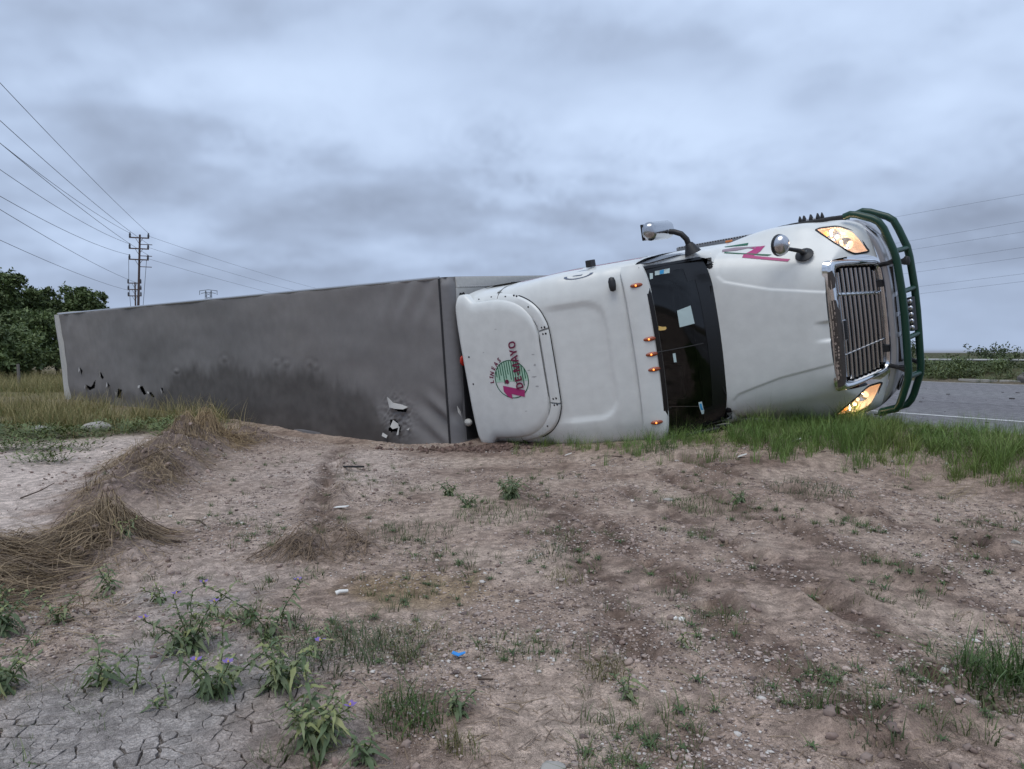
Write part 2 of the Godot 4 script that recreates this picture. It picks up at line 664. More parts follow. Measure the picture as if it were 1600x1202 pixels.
func prof_lerp(p: Array, x: float) -> float:
	for i in p.size() - 1:
		if x <= p[i + 1].x:
			var t := clampf((x - p[i].x) / (p[i + 1].x - p[i].x), 0.0, 1.0)
			t = lerpf(t, smoothstep(0.0, 1.0, t), 0.35)
			return lerpf(p[i].y, p[i + 1].y, t)
	return p[-1].y

# ------------------------------------------------------------------ the tractor (local axes: x forward, y to its left, z up)
var hood_grid := []
const ROOF := [Vector2(-5.36, 3.50), Vector2(-4.6, 3.47), Vector2(-3.9, 3.41), Vector2(-3.62, 3.365), Vector2(-3.3, 3.235), Vector2(-3.0, 3.10), Vector2(-2.75, 2.99), Vector2(-2.6, 2.9)]

func on_hood(x: float, y: float) -> Vector3:      # height of the bonnet over (x, y)
	var sg := signf(y)
	y = absf(y)
	for i in hood_grid.size() - 1:
		for j in hood_grid[0].size() - 1:
			var a: Vector3 = hood_grid[i][j]
			var d: Vector3 = hood_grid[i + 1][j + 1]
			if (a.x - 0.06 > x and d.x - 0.06 > x) or (a.x + 0.06 < x and d.x + 0.06 < x) or absf(a.y - y) > 0.12:
				continue
			var b: Vector3 = hood_grid[i + 1][j]
			var e: Vector3 = hood_grid[i][j + 1]
			for t in [[a, b, d], [a, d, e]]:
				var p: Vector3 = t[0]
				var q: Vector3 = t[1]
				var r: Vector3 = t[2]
				var den := (q.x - p.x) * (r.y - p.y) - (r.x - p.x) * (q.y - p.y)
				if absf(den) < 1e-9:
					continue
				var u := ((x - p.x) * (r.y - p.y) - (r.x - p.x) * (y - p.y)) / den
				var w := ((q.x - p.x) * (y - p.y) - (x - p.x) * (q.y - p.y)) / den
				if u >= -0.01 and w >= -0.01 and u + w <= 1.01:
					var o := p + (q - p) * u + (r - p) * w
					o.y *= sg if sg != 0.0 else 1.0
					return o
	return Vector3(x, y * sg, 1.6)

func drape(poly: PackedVector2Array, f: Callable, lift: Vector3, b: Mb, most := 0.05):
	var tr := Geometry2D.triangulate_polygon(poly)
	var work := []
	for k in range(0, tr.size(), 3):
		work.append([poly[tr[k]], poly[tr[k + 1]], poly[tr[k + 2]]])
	while work.size() > 0:
		var t: Array = work.pop_back()
		var best := 0
		for k in 3:
			if t[k].distance_to(t[(k + 1) % 3]) > t[best].distance_to(t[(best + 1) % 3]):
				best = k
		if t[best].distance_to(t[(best + 1) % 3]) > most:
			var m: Vector2 = (t[best] + t[(best + 1) % 3]) * 0.5
			work.append([t[best], m, t[(best + 2) % 3]])
			work.append([m, t[(best + 1) % 3], t[(best + 2) % 3]])
			continue
		b.tri(f.call(t[0]) + lift, f.call(t[1]) + lift, f.call(t[2]) + lift)

func circle2(c: Vector2, rx: float, ry: float, n: int) -> PackedVector2Array:
	var o := PackedVector2Array()
	for i in n:
		o.append(c + Vector2(cos(TAU * i / n) * rx, sin(TAU * i / n) * ry))
	return o

func roof_section(x: float) -> Array:
	var zt := prof_lerp(ROOF, x)
	var w := lerpf(1.24, 1.285, smoothstep(-4.6, -3.6, x))
	return [V(x, 0, zt), V(x, 0.4, zt - 0.003), V(x, 0.78, zt - 0.018), V(x, 1.0, zt - 0.06), V(x, w - 0.10, zt - 0.16), V(x, w - 0.04, zt - 0.34), V(x, w - 0.005, zt - 0.7), V(x, w, zt - 1.2), V(x, w, 1.0)]

func cap_half(x: float) -> float:      # half width of the raised rear fairing over the roof
	var a := -4.92
	if x < a:
		return lerpf(1.045, 1.19, smoothstep(-4.98, -5.2, x)) - 0.09 * pow(smoothstep(-5.25, -5.36, x), 2.0)
	var t := clampf((x - a) / 1.035, 0.0, 1.0)
	return 0.50 + 0.545 * pow(1.0 - pow(t, 3.0), 1.0 / 2.0)

func cap_z(p: Vector2) -> Vector3:
	var hw := cap_half(p.x)
	var side := clampf((hw - absf(p.y)) / 0.16, 0.0, 1.0)
	var front := clampf((-3.885 - p.x) / 0.07, 0.0, 1.0)
	var rear := clampf((p.x + 5.36) / 0.07, 0.0, 1.0)
	var z := lerpf(3.60, 3.465, (p.x + 5.36) / 1.48)
	var e := sqrt(1.0 - pow(1.0 - side, 2.0))
	var e2 := sqrt(1.0 - pow(1.0 - front, 2.0))
	return V(p.x, p.y, z - 0.03 * p.y * p.y * p.y * p.y - 0.06 * (1.0 - e) - 0.025 * (1.0 - e2) - 0.05 * (1.0 - sqrt(1.0 - pow(1.0 - rear, 2.0))))

func letters(text: String, size: float, at: Vector3, right: Vector3, up: Vector3, m: Material, called: String, parent: Node, squeeze := 1.0, slant := 0.0):
	var t := TextMesh.new()
	var f := SystemFont.new()
	f.font_names = PackedStringArray(["Droid Sans"])
	f.font_weight = 700
	t.font = f
	t.text = text
	t.font_size = 64
	t.pixel_size = size / 46.0
	t.depth = 0.003
	var o := put(called, t, m, parent)
	var z := right.cross(up)
	o.transform = Transform3D(Basis(right * squeeze, up + right * slant, z), at)
	return o

func wheel(b_at: Vector3, t: Node3D, out: float):
	var w := Node3D.new()
	w.name = numbered("front_wheel", t)
	t.add_child(w, true)
	w.position = b_at
	var ty := Mb.new()
	ty.lathe([Vector2(0.3, -0.14), Vector2(0.42, -0.15), Vector2(0.46, -0.13), Vector2(0.48, -0.11), Vector2(0.485, 0.0), Vector2(0.48, 0.10), Vector2(0.46, 0.118), Vector2(0.40, 0.125), Vector2(0.3, 0.12)], Vector3.ZERO, Vector3(0, out, 0), 40)
	obj("tyre", ty, M.rubber, w)
	var r := Mb.new()
	r.lathe([Vector2(0.30, 0.13), Vector2(0.27, 0.13), Vector2(0.25, 0.08), Vector2(0.19, 0.12), Vector2(0.12, 0.125), Vector2(0.10, 0.15), Vector2(0.0, 0.155)], Vector3.ZERO, Vector3(0, out, 0), 32)
	obj("rim", r, M.steel, w)
	for k in 10:
		var a := TAU * k / 10.0
		var nb := Mb.new()
		nb.lathe([Vector2(0.024, 0.0), Vector2(0.026, 0.03), Vector2(0.018, 0.055), Vector2(0.006, 0.088), Vector2(0.0, 0.09)], Vector3(cos(a) * 0.15, out * 0.12, sin(a) * 0.15), Vector3(0, out, 0), 10)
		obj("nut_cover", nb, M.black_plastic, w)

func make_truck():
	var t := thing("semi_truck", "white sleeper-cab lorry tractor lying on its right side, lamps lit, green bull bar", "truck")
	t.transform = Transform3D(Basis(Vector3(0.7261, 0.0585, 0.6851), Vector3(-0.1687, 0.9811, 0.0951), Vector3(-0.6665, -0.1847, 0.7222)).orthonormalized(), Vector3(5.5535, 2.0919, -10.0445))
	# --- sleeper
	var rows := []
	for i in 97:
		var x := lerpf(-5.3, -2.6, i / 96.0)
		var half := smooth_line(roof_section(x), 56)
		for j in half.size():
			var p := half[j]
			# the shallow panel pressed into the front of the roof
			var mx := smoothstep(-2.92, -2.985, p.x) * smoothstep(-3.95, -3.5, p.x)
			var corner := Vector2(maxf(0.0, p.x + 3.25), maxf(0.0, absf(p.y) - 0.5))
			var inside := 1.0 - smoothstep(0.27, 0.335, corner.length())
			half[j].z -= 0.028 * minf(mx, 1.0) * inside
			half[j].x -= 0.008 * inside * mx
		rows.append(half)
	var b := Mb.new()
	b.grid(mirrored(rows))
	# back wall
	var back := PackedVector3Array()
	for p in mirrored(rows)[0]:
		back.append(p)
	b.fan(back, V(-5.3, 0, 2.0))
	var body := obj("sleeper_body", b, M.white_paint, t)
	# --- raised rear fairing
	rows = []
	for i in 61:
		var x := -5.36 + 1.48 * i / 60.0
		if i == 60:
			x = -3.882
		var hw := cap_half(x)
		var row := PackedVector3Array()
		row.append(V(x, -hw, cap_z(Vector2(x, -hw)).z - 0.07))
		for j in 61:
			var y := -hw * cos(PI * j / 60.0)
			row.append(cap_z(Vector2(x, y)))
		row.append(V(x, hw, cap_z(Vector2(x, hw)).z - 0.07))
		rows.append(row)
	b = Mb.new()
	b.grid(rows)
	var rim := PackedVector3Array()
	for p in rows[0]:
		rim.append(p + V(0, 0, 0))
	b.fan(rim, V(-5.33, 0, 3.40))
	var cap := obj("roof_fairing", b, M.white_paint, t)
	var on_cap_f := func(p: Vector2) -> Vector3: return cap_z(p)
	# --- trim strip round the fairing, in three lengths, with its screws
	var arc := [[-5.05, 1.125], [-4.75, 1.135], [-4.501, 1.11], [-4.219, 1.05], [-3.992, 0.95], [-3.84, 0.82], [-3.755, 0.66], [-3.722, 0.525], [-3.714, 0.3], [-3.712, 0.0]]
	var inn := [[-5.05, 1.03], [-4.75, 1.03], [-4.583, 1.01], [-4.36, 0.95], [-4.15, 0.855], [-3.965, 0.71], [-3.892, 0.59], [-3.876, 0.5], [-3.87, 0.3], [-3.868, 0.0]]
	var ol := []
	var il := []
	for sgn in [1.0, -1.0]:
		for k in arc.size():
			var q: int = k if sgn > 0 else arc.size() - 2 - k
			if q < 0:
				continue
			ol.append(V(arc[q][0], sgn * arc[q][1], 0))
			il.append(V(inn[q][0], sgn * inn[q][1], 0))
	var os := smooth_line(ol, 108)
	var ins := smooth_line(il, 108)
	var cuts := [[0, 41], [42, 66], [67, 108]]
	var dark := Mb.new()
	for cu in cuts:
		b = Mb.new()
		var g := []
		for i in range(cu[0], cu[1] + 1):
			var row := PackedVector3Array()
			for j in 7:
				var p: Vector3 = ins[i].lerp(os[i], [0.0, 0.06, 0.2, 0.5, 0.8, 0.95, 1.0][j])
				var z := surf_roof(p)
				row.append(V(p.x, p.y, z + [0.0, 0.03, 0.036, 0.036, 0.034, 0.026, -0.01][j]))
			g.append(row)
		b.grid(g, true)
		obj("trim_strip", b, M.white_paint, cap)
	var seam := Mb.new()
	for i in 108:      # dark joint outside the strip
		var p := os[i]
		var q := os[i + 1]
		var o := (p - q).cross(Vector3(0, 0, 1)).normalized() * -0.014
		var a := V(p.x, p.y, surf_roof(p) + 0.004)
		var d := V(q.x, q.y, surf_roof(q) + 0.004)
		var e := q - o
		var f := p - o
		seam.quad(a, V(f.x, f.y, surf_roof(f) + 0.004), V(e.x, e.y, surf_roof(e) + 0.004), d)
	for i in 108:      # thin joint inside the strip
		var p := ins[i]
		var q := ins[i + 1]
		var o := (p - q).cross(Vector3(0, 0, 1)).normalized() * 0.006
		var za := surf_roof(p) + 0.030
		var zb := surf_roof(q) + 0.030
		seam.quad(V(p.x, p.y, za), V(q.x, q.y, zb), V(q.x + o.x, q.y + o.y, zb + 0.004), V(p.x + o.x, p.y + o.y, za + 0.004))
	obj("joint", seam, M.black_trim, cap)
	var rs := RandomNumberGenerator.new()
	rs.seed = 6
	for q in [[-4.05, -0.12, 0.05, 0.010], [-4.03, -0.26, 0.04, 0.012], [-4.0, 0.2, 0.03, 0.008], [-4.12, -0.02, 0.035, 0.006], [-4.3, -0.62, 0.03, 0.007], [-4.9, 0.3, 0.02, 0.007], [-4.0, 0.05, 0.025, 0.02], [-4.6, 0.62, 0.03, 0.006]]:
		b = Mb.new()
		var pl := PackedVector2Array()
		for k in 9:
			var a := TAU * k / 9.0
			pl.append(Vector2(q[0] + cos(a) * q[2] * rs.randf_range(0.5, 1.1), q[1] + sin(a) * q[3] * rs.randf_range(0.5, 1.2)))
		drape(pl, on_cap_f, V(0, 0, 0.002), b, 0.06)
		obj("scuff", b, M.scuff, cap)
	for s in [[-4.26, 1.06], [-4.207, 1.045], [-4.417, 1.06], [-3.992, 0.87], [-3.807, 0.561], [-3.761, 0.564], [-3.801, 0.470], [-3.756, 0.472], [-3.807, -0.460], [-3.761, -0.455], [-3.809, -0.552], [-3.763, -0.547], [-4.002, -0.86], [-5.2, 0.25], [-5.21, -0.17], [-4.95, 1.08], [-4.7, 1.085]]:
		b = Mb.new()
		var pz := surf_roof(V(s[0], s[1], 0)) + 0.034
		if s[0] < -5.1:
			pz = cap_z(Vector2(s[0], s[1])).z
		b.lathe([Vector2(0.016, -0.004), Vector2(0.015, 0.003), Vector2(0.0, 0.005)], V(s[0], s[1], pz), Vector3(0, 0, 1), 10)
		obj("screw", b, M.black_plastic, cap)
	# --- side extender panels beside the fairing
	for sg in [1.0, -1.0]:
		b = Mb.new()
		var g2 := []
		for i in 13:
			var x := lerpf(-5.2, -4.62, i / 12.0)
			var row := PackedVector3Array()
			var zz := prof_lerp(ROOF, x) + 0.03
			var y0 := lerpf(1.075, 1.05, i / 12.0)
			for k in 9:
				var y := lerpf(y0, 1.236, sqrt(k / 8.0))
				row.append(V(x, sg * y, surf_roof(V(minf(x, -4.62), y, 0)) + 0.02 * (1.0 - k / 8.0) + 0.008))
			for q in [-0.5, -0.9, -1.6, -2.4]:
				row.append(V(x, sg * 1.25, zz + q))
			g2.append(row)
		b.grid(g2, sg < 0)
		var se := obj("side_extender", b, M.white_paint, t)
		b = Mb.new()
		var l1 := []
		var l2 := []
		for i in range(4, 13):
			l1.append(g2[i][0] + V(0, -0.004 * sg, 0.0))
		for k in 10:
			l2.append(g2[12][k] + V(0.004 + 0.05 * (1.0 - k / 9.0), 0, 0.004))
		b.tube(l1, 0.006, 0.006, 5)
		obj("joint", b, M.black_trim, se)
		b = Mb.new()
		b.tube(l2, 0.006, 0.006, 5)
		obj("joint", b, M.black_trim, se)
	# --- company emblem on the fairing
	var on_cap := func(p: Vector2) -> Vector3: return cap_z(p)
	var c0 := Vector2(-4.458, -0.133)
	b = Mb.new()
	var ringp := circle2(c0, 0.312, 0.287, 48)
	for i in 48:
		var p := ringp[i]
		var q := ringp[(i + 1) % 48]
		drape(PackedVector2Array([p, q, c0 + (q - c0) * 0.955, c0 + (p - c0) * 0.955]), on_cap, V(0, 0, 0.005), b, 0.1)
	var em := obj("emblem", b, M.decal_green, t)
	b = Mb.new()
	var upper := PackedVector2Array()
	for p in circle2(c0, 0.295, 0.27, 48):
		if p.y > c0.y - 0.06:
			upper.append(p)
	# start the outline at its open side
	var first := 0
	for i in upper.size():
		if (upper[i] - upper[(i + upper.size() - 1) % upper.size()]).length() > 0.3:
			first = i
	var up2 := PackedVector2Array()
	for i in upper.size():
		up2.append(upper[(first + i) % upper.size()])
	drape(up2, on_cap, V(0, 0, 0.003), b, 0.12)
	obj("emblem_field", b, M.mint, em)
	b = Mb.new()
	for i in 13:
		var x := c0.x - 0.26 + i * 0.0433
		var top := sqrt(maxf(0.0, 1.0 - pow((x - c0.x) / 0.3, 2.0))) * 0.272
		var lo: float = [0.05, 0.0, 0.07, -0.06, 0.02, 0.08, 0.0, -0.03, -0.08, 0.05, 0.07, -0.1, 0.0][i]
		drape(PackedVector2Array([Vector2(x - 0.0075, c0.y + lo), Vector2(x + 0.0075, c0.y + lo - 0.01), Vector2(x + 0.0075, c0.y + top), Vector2(x - 0.0075, c0.y + top)]), on_cap, V(0, 0, 0.006), b, 0.12)
	obj("emblem_stripes", b, M.decal_green, em)
	b = Mb.new()
	drape(PackedVector2Array([Vector2(-4.633, -0.223), Vector2(-4.244, -0.306), Vector2(-4.270, -0.405), Vector2(-4.500, -0.352), Vector2(-4.494, -0.43), Vector2(-4.577, -0.385), Vector2(-4.635, -0.310)]), on_cap, V(0, 0, 0.008), b, 0.12)
	obj("numeral_one", b, M.magenta, em)
	b = Mb.new()
	drape(circle2(Vector2(-4.545, -0.165), 0.036, 0.034, 18), on_cap, V(0, 0, 0.008), b, 0.12)
	obj("ordinal_dot", b, M.maroon, em)
	letters("DE-MAYO", 0.128, V(-4.322, 0.068, 3.524), Vector3(-0.02, 1, 0).normalized(), V(-1, -0.02, 0.09).normalized(), M.maroon, "lettering", em, 0.9, -0.13)
	var li := "LINEAS"
	var lp := [[-4.829, -0.154], [-4.826, -0.084], [-4.802, -0.031], [-4.761, 0.047], [-4.697, 0.108], [-4.626, 0.164]]
	for i in 6:
		var dir := (Vector2(lp[i][0], lp[i][1]) - c0).normalized()
		var up := V(dir.x, dir.y * 1.0, -0.09 * dir.x).normalized()
		letters(li[i], 0.07, V(lp[i][0], lp[i][1], cap_z(Vector2(lp[i][0], lp[i][1])).z + 0.004), V(-up.y, -0.0, 0) + V(0, -up.x, 0) if false else V(up.y, -up.x, 0).normalized(), up, M.maroon, "lettering", em)
	# --- marks on the left wall of the sleeper
	b = Mb.new()
	for i in 32:
		var a0 := TAU * i / 32.0
		var a1 := TAU * (i + 1) / 32.0
		var f := func(a: float, k: float) -> Vector3:
			var x := -3.30 + cos(a) * 0.19 * k
			var y := 1.195 + sin(a) * 0.05 * k
			return V(x, y, surf_roof(V(x, y, 0)) + 0.012)
		b.quad(f.call(a0, 0.8), f.call(a1, 0.8), f.call(a1, 1.0), f.call(a0, 1.0))
	var oval := obj("round_decal", b, M.decal_blue, t)
	b = Mb.new()
	b.quad(V(-3.38, 1.19, surf_roof(V(-3.38, 1.19, 0)) + 0.011), V(-3.25, 1.185, surf_roof(V(-3.25, 1.185, 0)) + 0.011), V(-3.22, 1.215, surf_roof(V(-3.22, 1.215, 0)) + 0.011), V(-3.36, 1.213, surf_roof(V(-3.36, 1.213, 0)) + 0.011))
	obj("decal_print", b, M.decal_blue, oval)
	for st in [[-4.5, -3.45, 0.55, 0.50, "magenta"], [-4.3, -2.7, 0.72, 0.66, "decal_green"], [-3.4, -2.7, 0.6, 0.55, "magenta"]]:
		b = Mb.new()
		var g3 := []
		for i in 11:
			var x := lerpf(st[0], st[1], i / 10.0)
			var half := smooth_line(roof_section(x), 56)
			var row := PackedVector3Array()
			for p in half:
				var dz := prof_lerp(ROOF, x) - p.z
				if dz > st[3] - 0.02 and dz < st[2] + 0.05:
					row.append(p + V(0, 0.004, 0.0))
			while row.size() > 2:
				row.remove_at(row.size() - 1)
			if row.size() == 2:
				g3.append(row)
		if g3.size() > 2:
			b.grid(g3)
			obj("stripe", b, M[st[4]], t)
	# --- sun visor with the five marker lamps
	rows = []
	for i in 13:
		var k := i / 12.0
		var row := PackedVector3Array()
		for j in 49:
			var y := lerpf(-1.2, 1.2, j / 48.0)
			var e := absf(y) / 1.2
			var xr := -2.652 - 0.05 * e * e - 0.13 * pow(e, 9.0)
			var xf := -2.372 - 0.035 * e * e - 0.07 * pow(e, 10.0)
			var zr := 2.985 - 0.02 * e * e - 0.16 * pow(e, 10.0)
			var zf := 2.745 - 0.02 * pow(e, 10.0) + 0.05 * pow(e, 3.0)
			var x: float
			var z: float
			if i == 0:
				x = xr + 0.01
				z = zr - 0.05
			elif i == 12:
				x = xf - 0.05
				z = zf - 0.045
			else:
				var q := (i - 1) / 10.0
				x = lerpf(xr, xf, q)
				z = lerpf(zr, zf, q) + 0.035 * sin(PI * q) - 0.012 * pow(2.0 * q - 1.0, 8.0)
			row.append(V(x, y, z))
		rows.append(row)
	b = Mb.new()
	b.grid(rows)
	var visor := obj("sun_visor", b, M.white_paint, t)
	for q in [[-2.522, 0.933], [-2.459, 0.203], [-2.457, -0.004], [-2.456, -0.210], [-2.516, -0.937]]:
		var pz := V(0, 0, 0)
		for i in range(1, 11):
			var r0: PackedVector3Array = rows[i]
			var r1: PackedVector3Array = rows[i + 1]
			var jj := clampi(roundi((q[1] + 1.2) / 2.4 * 48), 0, 47)
			if r0[jj].x <= q[0] and r1[jj].x > q[0]:
				pz = r0[jj].lerp(r1[jj], (q[0] - r0[jj].x) / (r1[jj].x - r0[jj].x))
		var nrm := V(0.72, 0, 0.7)
		var bs := Basis(V(0.7, 0, -0.72).normalized(), V(0, 1, 0), nrm.normalized())
		var lens := Mb.new()
		var g4 := []
		for i in 7:
			var la := PI / 2 * i / 6.0
			var row := PackedVector3Array()
			for j in 17:
				var lo := TAU * j / 16.0
				row.append(V(pz.x, q[1], pz.z) + bs * V(sin(la) * cos(lo) * 0.088, sin(la) * sin(lo) * 0.032, cos(la) * 0.03 - 0.003))
			g4.append(row)
		lens.grid(g4)
		var lo2 := obj("marker_lamp", lens, M.amber_lens, visor)
		var bu := Mb.new()
		bu.lathe([Vector2(0.0, -0.012), Vector2(0.010, -0.006), Vector2(0.013, 0.0), Vector2(0.010, 0.006), Vector2(0.0, 0.010)], V(pz.x, q[1], pz.z) + bs * V(-0.018, 0, 0.03), bs.z, 10)
		obj("bulb", bu, M.amber_bulb, visor)
	# --- loudspeaker, aerial foot, wiper bits
	b = Mb.new()
	b.lathe([Vector2(0.0, -0.10), Vector2(0.038, -0.085), Vector2(0.05, -0.03), Vector2(0.05, 0.04), Vector2(0.035, 0.085), Vector2(0.0, 0.10)], V(-2.79, 1.0, 3.04), V(-0.1, 1.0, -0.15), 18)
	obj("roof_horn", b, M.black_plastic, t)
	b = Mb.new()
	b.box(V(-3.28, 1.32, 2.78), V(0.1, 0.10, 0.12), Basis.IDENTITY, 0.015)
	obj("aerial_foot", b, M.black_plastic, t)
	# --- cab corners and doors
	for sg in [1.0, -1.0]:
		var hctl := [
			pts3([-2.8, 1.155, 2.85, -2.8, 1.205, 2.80, -2.8, 1.225, 2.55, -2.8, 1.262, 2.1, -2.8, 1.282, 1.7, -2.8, 1.285, 1.0]),
			pts3([-2.50, 1.155, 2.71, -2.50, 1.19, 2.70, -2.48, 1.215, 2.5, -2.48, 1.25, 2.1, -2.48, 1.278, 1.7, -2.48, 1.282, 1.0]),
			pts3([-2.24, 1.155, 2.34, -2.24, 1.19, 2.32, -2.24, 1.225, 2.25, -2.25, 1.25, 1.95, -2.25, 1.272, 1.6, -2.25, 1.28, 1.0]),
			pts3([-2.02, 1.145, 1.99, -2.02, 1.18, 1.97, -2.02, 1.215, 1.88, -2.02, 1.24, 1.7, -2.02, 1.262, 1.4, -2.02, 1.275, 1.0]),
			pts3([-1.9, 1.05, 1.885, -1.9, 1.10, 1.82, -1.9, 1.14, 1.75, -1.9, 1.19, 1.6, -1.9, 1.235, 1.4, -1.9, 1.28, 1.0])]
		var g5 := loft(hctl, 24, 30)
		for r in g5:
			for j in r.size():
				r[j].y *= sg
		b = Mb.new()
		b.grid(g5, sg < 0)
		var side := obj("cab_side", b, M.white_paint, t)
		b = Mb.new()      # dark side window
		b.quad(V(-2.80, sg * 1.214, 2.72), V(-2.40, sg * 1.196, 2.70), V(-2.14, sg * 1.248, 2.14), V(-2.80, sg * 1.268, 2.12))
		obj("side_window", b, M.black_trim, side)
	# --- windscreen
	var wrows := []
	for i in 17:
		var k := i / 16.0
		var row := PackedVector3Array()
		for j in 41:
			var y := lerpf(-1.16, 1.16, j / 40.0)
			var e := y / 1.125
			var bow := -0.085 * e * e - 0.06 * pow(e, 8.0)
			row.append(V(lerpf(-2.405, -1.862, k) + bow * lerpf(0.6, 1.0, k) + 0.03 * sin(PI * k), y, lerpf(2.80, 1.985, k) + 0.03 * sin(PI * k) + 0.02 * k * e * e))
		wrows.append(row)
	b = Mb.new()
	b.grid(wrows)
	obj("windscreen", b, M.tinted_glass, t)
	b = Mb.new()      # black printed border, centre joint
	for i in 16:
		for j in 40:
			var edge := (i < 1 or i > 11 or j < 2 or j > 37) or (i > 9 and (j > 34 or j < 5))
			if edge:
				var of := V(0.003, 0, 0.004)
				b.quad(wrows[i][j] + of, wrows[i + 1][j] + of, wrows[i + 1][j + 1] + of, wrows[i][j + 1] + of)
	obj("windscreen_border", b, M.black_trim, t)
	b = Mb.new()
	var jr := []
	for i in 17:
		jr.append(wrows[i][20] + V(0.006, 0.01, 0.008))
	b.tube(jr.slice(0, 12), 0.007, 0.007, 6)
	obj("windscreen_joint", b, M.black_plastic, t)
	var at_ws := func(p: Vector2) -> Vector3:      # a point of the windscreen over (x, y)
		var jj := clampi(int((p.y + 1.16) / 2.32 * 40), 0, 39)
		var best := V(p.x, p.y, 2.4)
		for i in 16:
			var a: Vector3 = wrows[i][jj]
			var d: Vector3 = wrows[i + 1][jj]
			if p.x >= a.x and p.x <= d.x:
				best = a.lerp(d, (p.x - a.x) / (d.x - a.x))
		return V(p.x, p.y, best.z)
	for st in [["sticker", "paper", [[-2.40, 1.06], [-2.372, 1.055], [-2.368, 0.985], [-2.395, 0.98]]], ["sticker", "paper", [[-2.352, 1.075], [-2.226, 1.08], [-2.226, 1.02], [-2.352, 1.02]]],
			["sticker", "cyan_print", [[-2.31, 1.072], [-2.275, 1.074], [-2.275, 1.026], [-2.31, 1.024]]], ["paper_sheet", "paper", [[-2.185, 0.510], [-2.072, 0.545], [-2.055, 0.297], [-2.178, 0.285]]],
			["yellow_oblong", "oblong_yellow", [[-2.361, 0.355], [-2.33, 0.335], [-2.298, 0.328], [-2.292, 0.305], [-2.305, 0.286], [-2.35, 0.29], [-2.366, 0.300]]],  # plain yellow oblong on the glass beside the visor
			["sticker", "paper", [[-2.269, -0.044], [-2.245, -0.045], [-2.245, -0.169], [-2.269, -0.163]]], ["sticker", "paper", [[-2.125, -0.776], [-2.097, -0.776], [-2.097, -0.956], [-2.125, -0.956]]],
			["sticker", "cyan_print", [[-2.119, -0.80], [-2.103, -0.80], [-2.103, -0.93], [-2.119, -0.93]]]]:
		b = Mb.new()
		var pl := PackedVector2Array()
		for q in st[2]:
			pl.append(Vector2(q[0], q[1]))
		drape(pl, at_ws, V(0.004, 0, 0.005) if st[1] != "cyan_print" else V(0.006, 0, 0.007), b, 0.1)
		obj(st[0], b, M[st[1]], t)
	for sg in [1.0, -1.0]:      # wiper arms parked at the foot of the glass
		b = Mb.new()
		b.tube([V(-1.90, sg * 0.75, 2.03), V(-1.97, sg * 0.4, 2.09), V(-1.95, sg * 0.06, 2.08)], 0.008, 0.005, 6)
		obj("wiper", b, M.interior, t)
	# --- what shows through the glass
	b = Mb.new()
	var lin_rows := []
	for q in [[-2.42, 2.76], [-3.5, 2.8], [-3.6, 2.6], [-3.6, 1.3], [-3.4, 1.2], [-2.2, 1.2], [-1.9, 1.95]]:
		var row := PackedVector3Array()
		for j in 9:
			row.append(V(q[0], lerpf(-1.12, 1.12, j / 8.0), q[1]))
		lin_rows.append(row)
	b.grid(lin_rows)
	for sg in [1.0, -1.0]:
		var poly := PackedVector3Array()
		for r in lin_rows:
			poly.append(V(r[0].x, sg * 1.125, r[0].z))
		b.fan(poly, V(-2.8, sg * 1.125, 2.0))
	obj("cab_lining", b, M.interior, t)
	b = Mb.new()
	b.box(V(-2.1, 0, 1.82), V(0.45, 2.1, 0.3), Basis.IDENTITY, 0.08)
	obj("dashboard", b, M.black_plastic, t)
	for sg in [1.0, -1.0]:
		var seat := Mb.new()
		seat.box(V(-2.95, sg * 0.62, 1.7), V(0.5, 0.52, 0.16), Basis.IDENTITY, 0.06)
		seat.box(V(-3.2, sg * 0.62, 2.1), V(0.16, 0.5, 0.75), Basis.IDENTITY, 0.06)
		obj("seat", seat, M.black_plastic, t)
	b = Mb.new()
	var sw := []
	for i in 25:
		var a := TAU * i / 24.0
		sw.append(V(-2.42 + sin(a) * 0.07, 0.6 + cos(a) * 0.23, 2.08 + sin(a) * 0.22))
	b.tube(sw, 0.017, 0.017, 8, false)
	obj("steering_wheel", b, M.black_plastic, t)
	make_hood(t)
	make_nose(t)
	make_bumper(t)
	# --- chassis behind the cab
	b = Mb.new()
	for sg in [1.0, -1.0]:
		b.box(V(-3.3, sg * 0.43, 0.78), V(6.4, 0.09, 0.28))
	b.box(V(-3.3, 0, 0.95), V(5.6, 2.3, 0.06))
	obj("chassis_frame", b, M.black_plastic, t)
	wheel(V(-1.03, 1.262, 0.58), t, 1.0)
	wheel(V(-1.02, -1.13, 0.55), t, -1.0)
	# steps with a punched tread along the left side
	b = Mb.new()
	b.box(V(-2.5, 1.265, 0.62), V(1.25, 0.17, 0.16), Basis.IDENTITY, 0.03)
	var step := obj("step", b, M.galvanised, t)
	b = Mb.new()
	for i in 26:
		for k in 2:
			b.box(V(-3.05 + i * 0.044, 1.325 + 0.012 * (1 - k) , 0.702 - k * 0.012), V(0.022, 0.012, 0.012))
	obj("tread_slots", b, M.black_trim, step)
	b = Mb.new()
	b.box(V(-2.05, 1.30, 1.05), V(0.10, 0.03, 0.05), Basis.IDENTITY, 0.012)
	obj("side_marker", b, M.orange_lens, t)
	b = Mb.new()      # the right-hand mirror, folded flat under the windscreen edge
	b.box(V(-2.25, -1.215, 2.35), V(0.62, 0.10, 0.30), Basis(V(0, 1, 0), 0.95), 0.04)
	b.box(V(-2.05, -1.2, 2.02), V(0.3, 0.10, 0.2), Basis(V(0, 1, 0), 0.6), 0.04)
	obj("crushed_mirror", b, M.black_trim, t)
	# --- door mirror
	var dm := Node3D.new()
	dm.name = "door_mirror"
	t.add_child(dm)
	b = Mb.new()
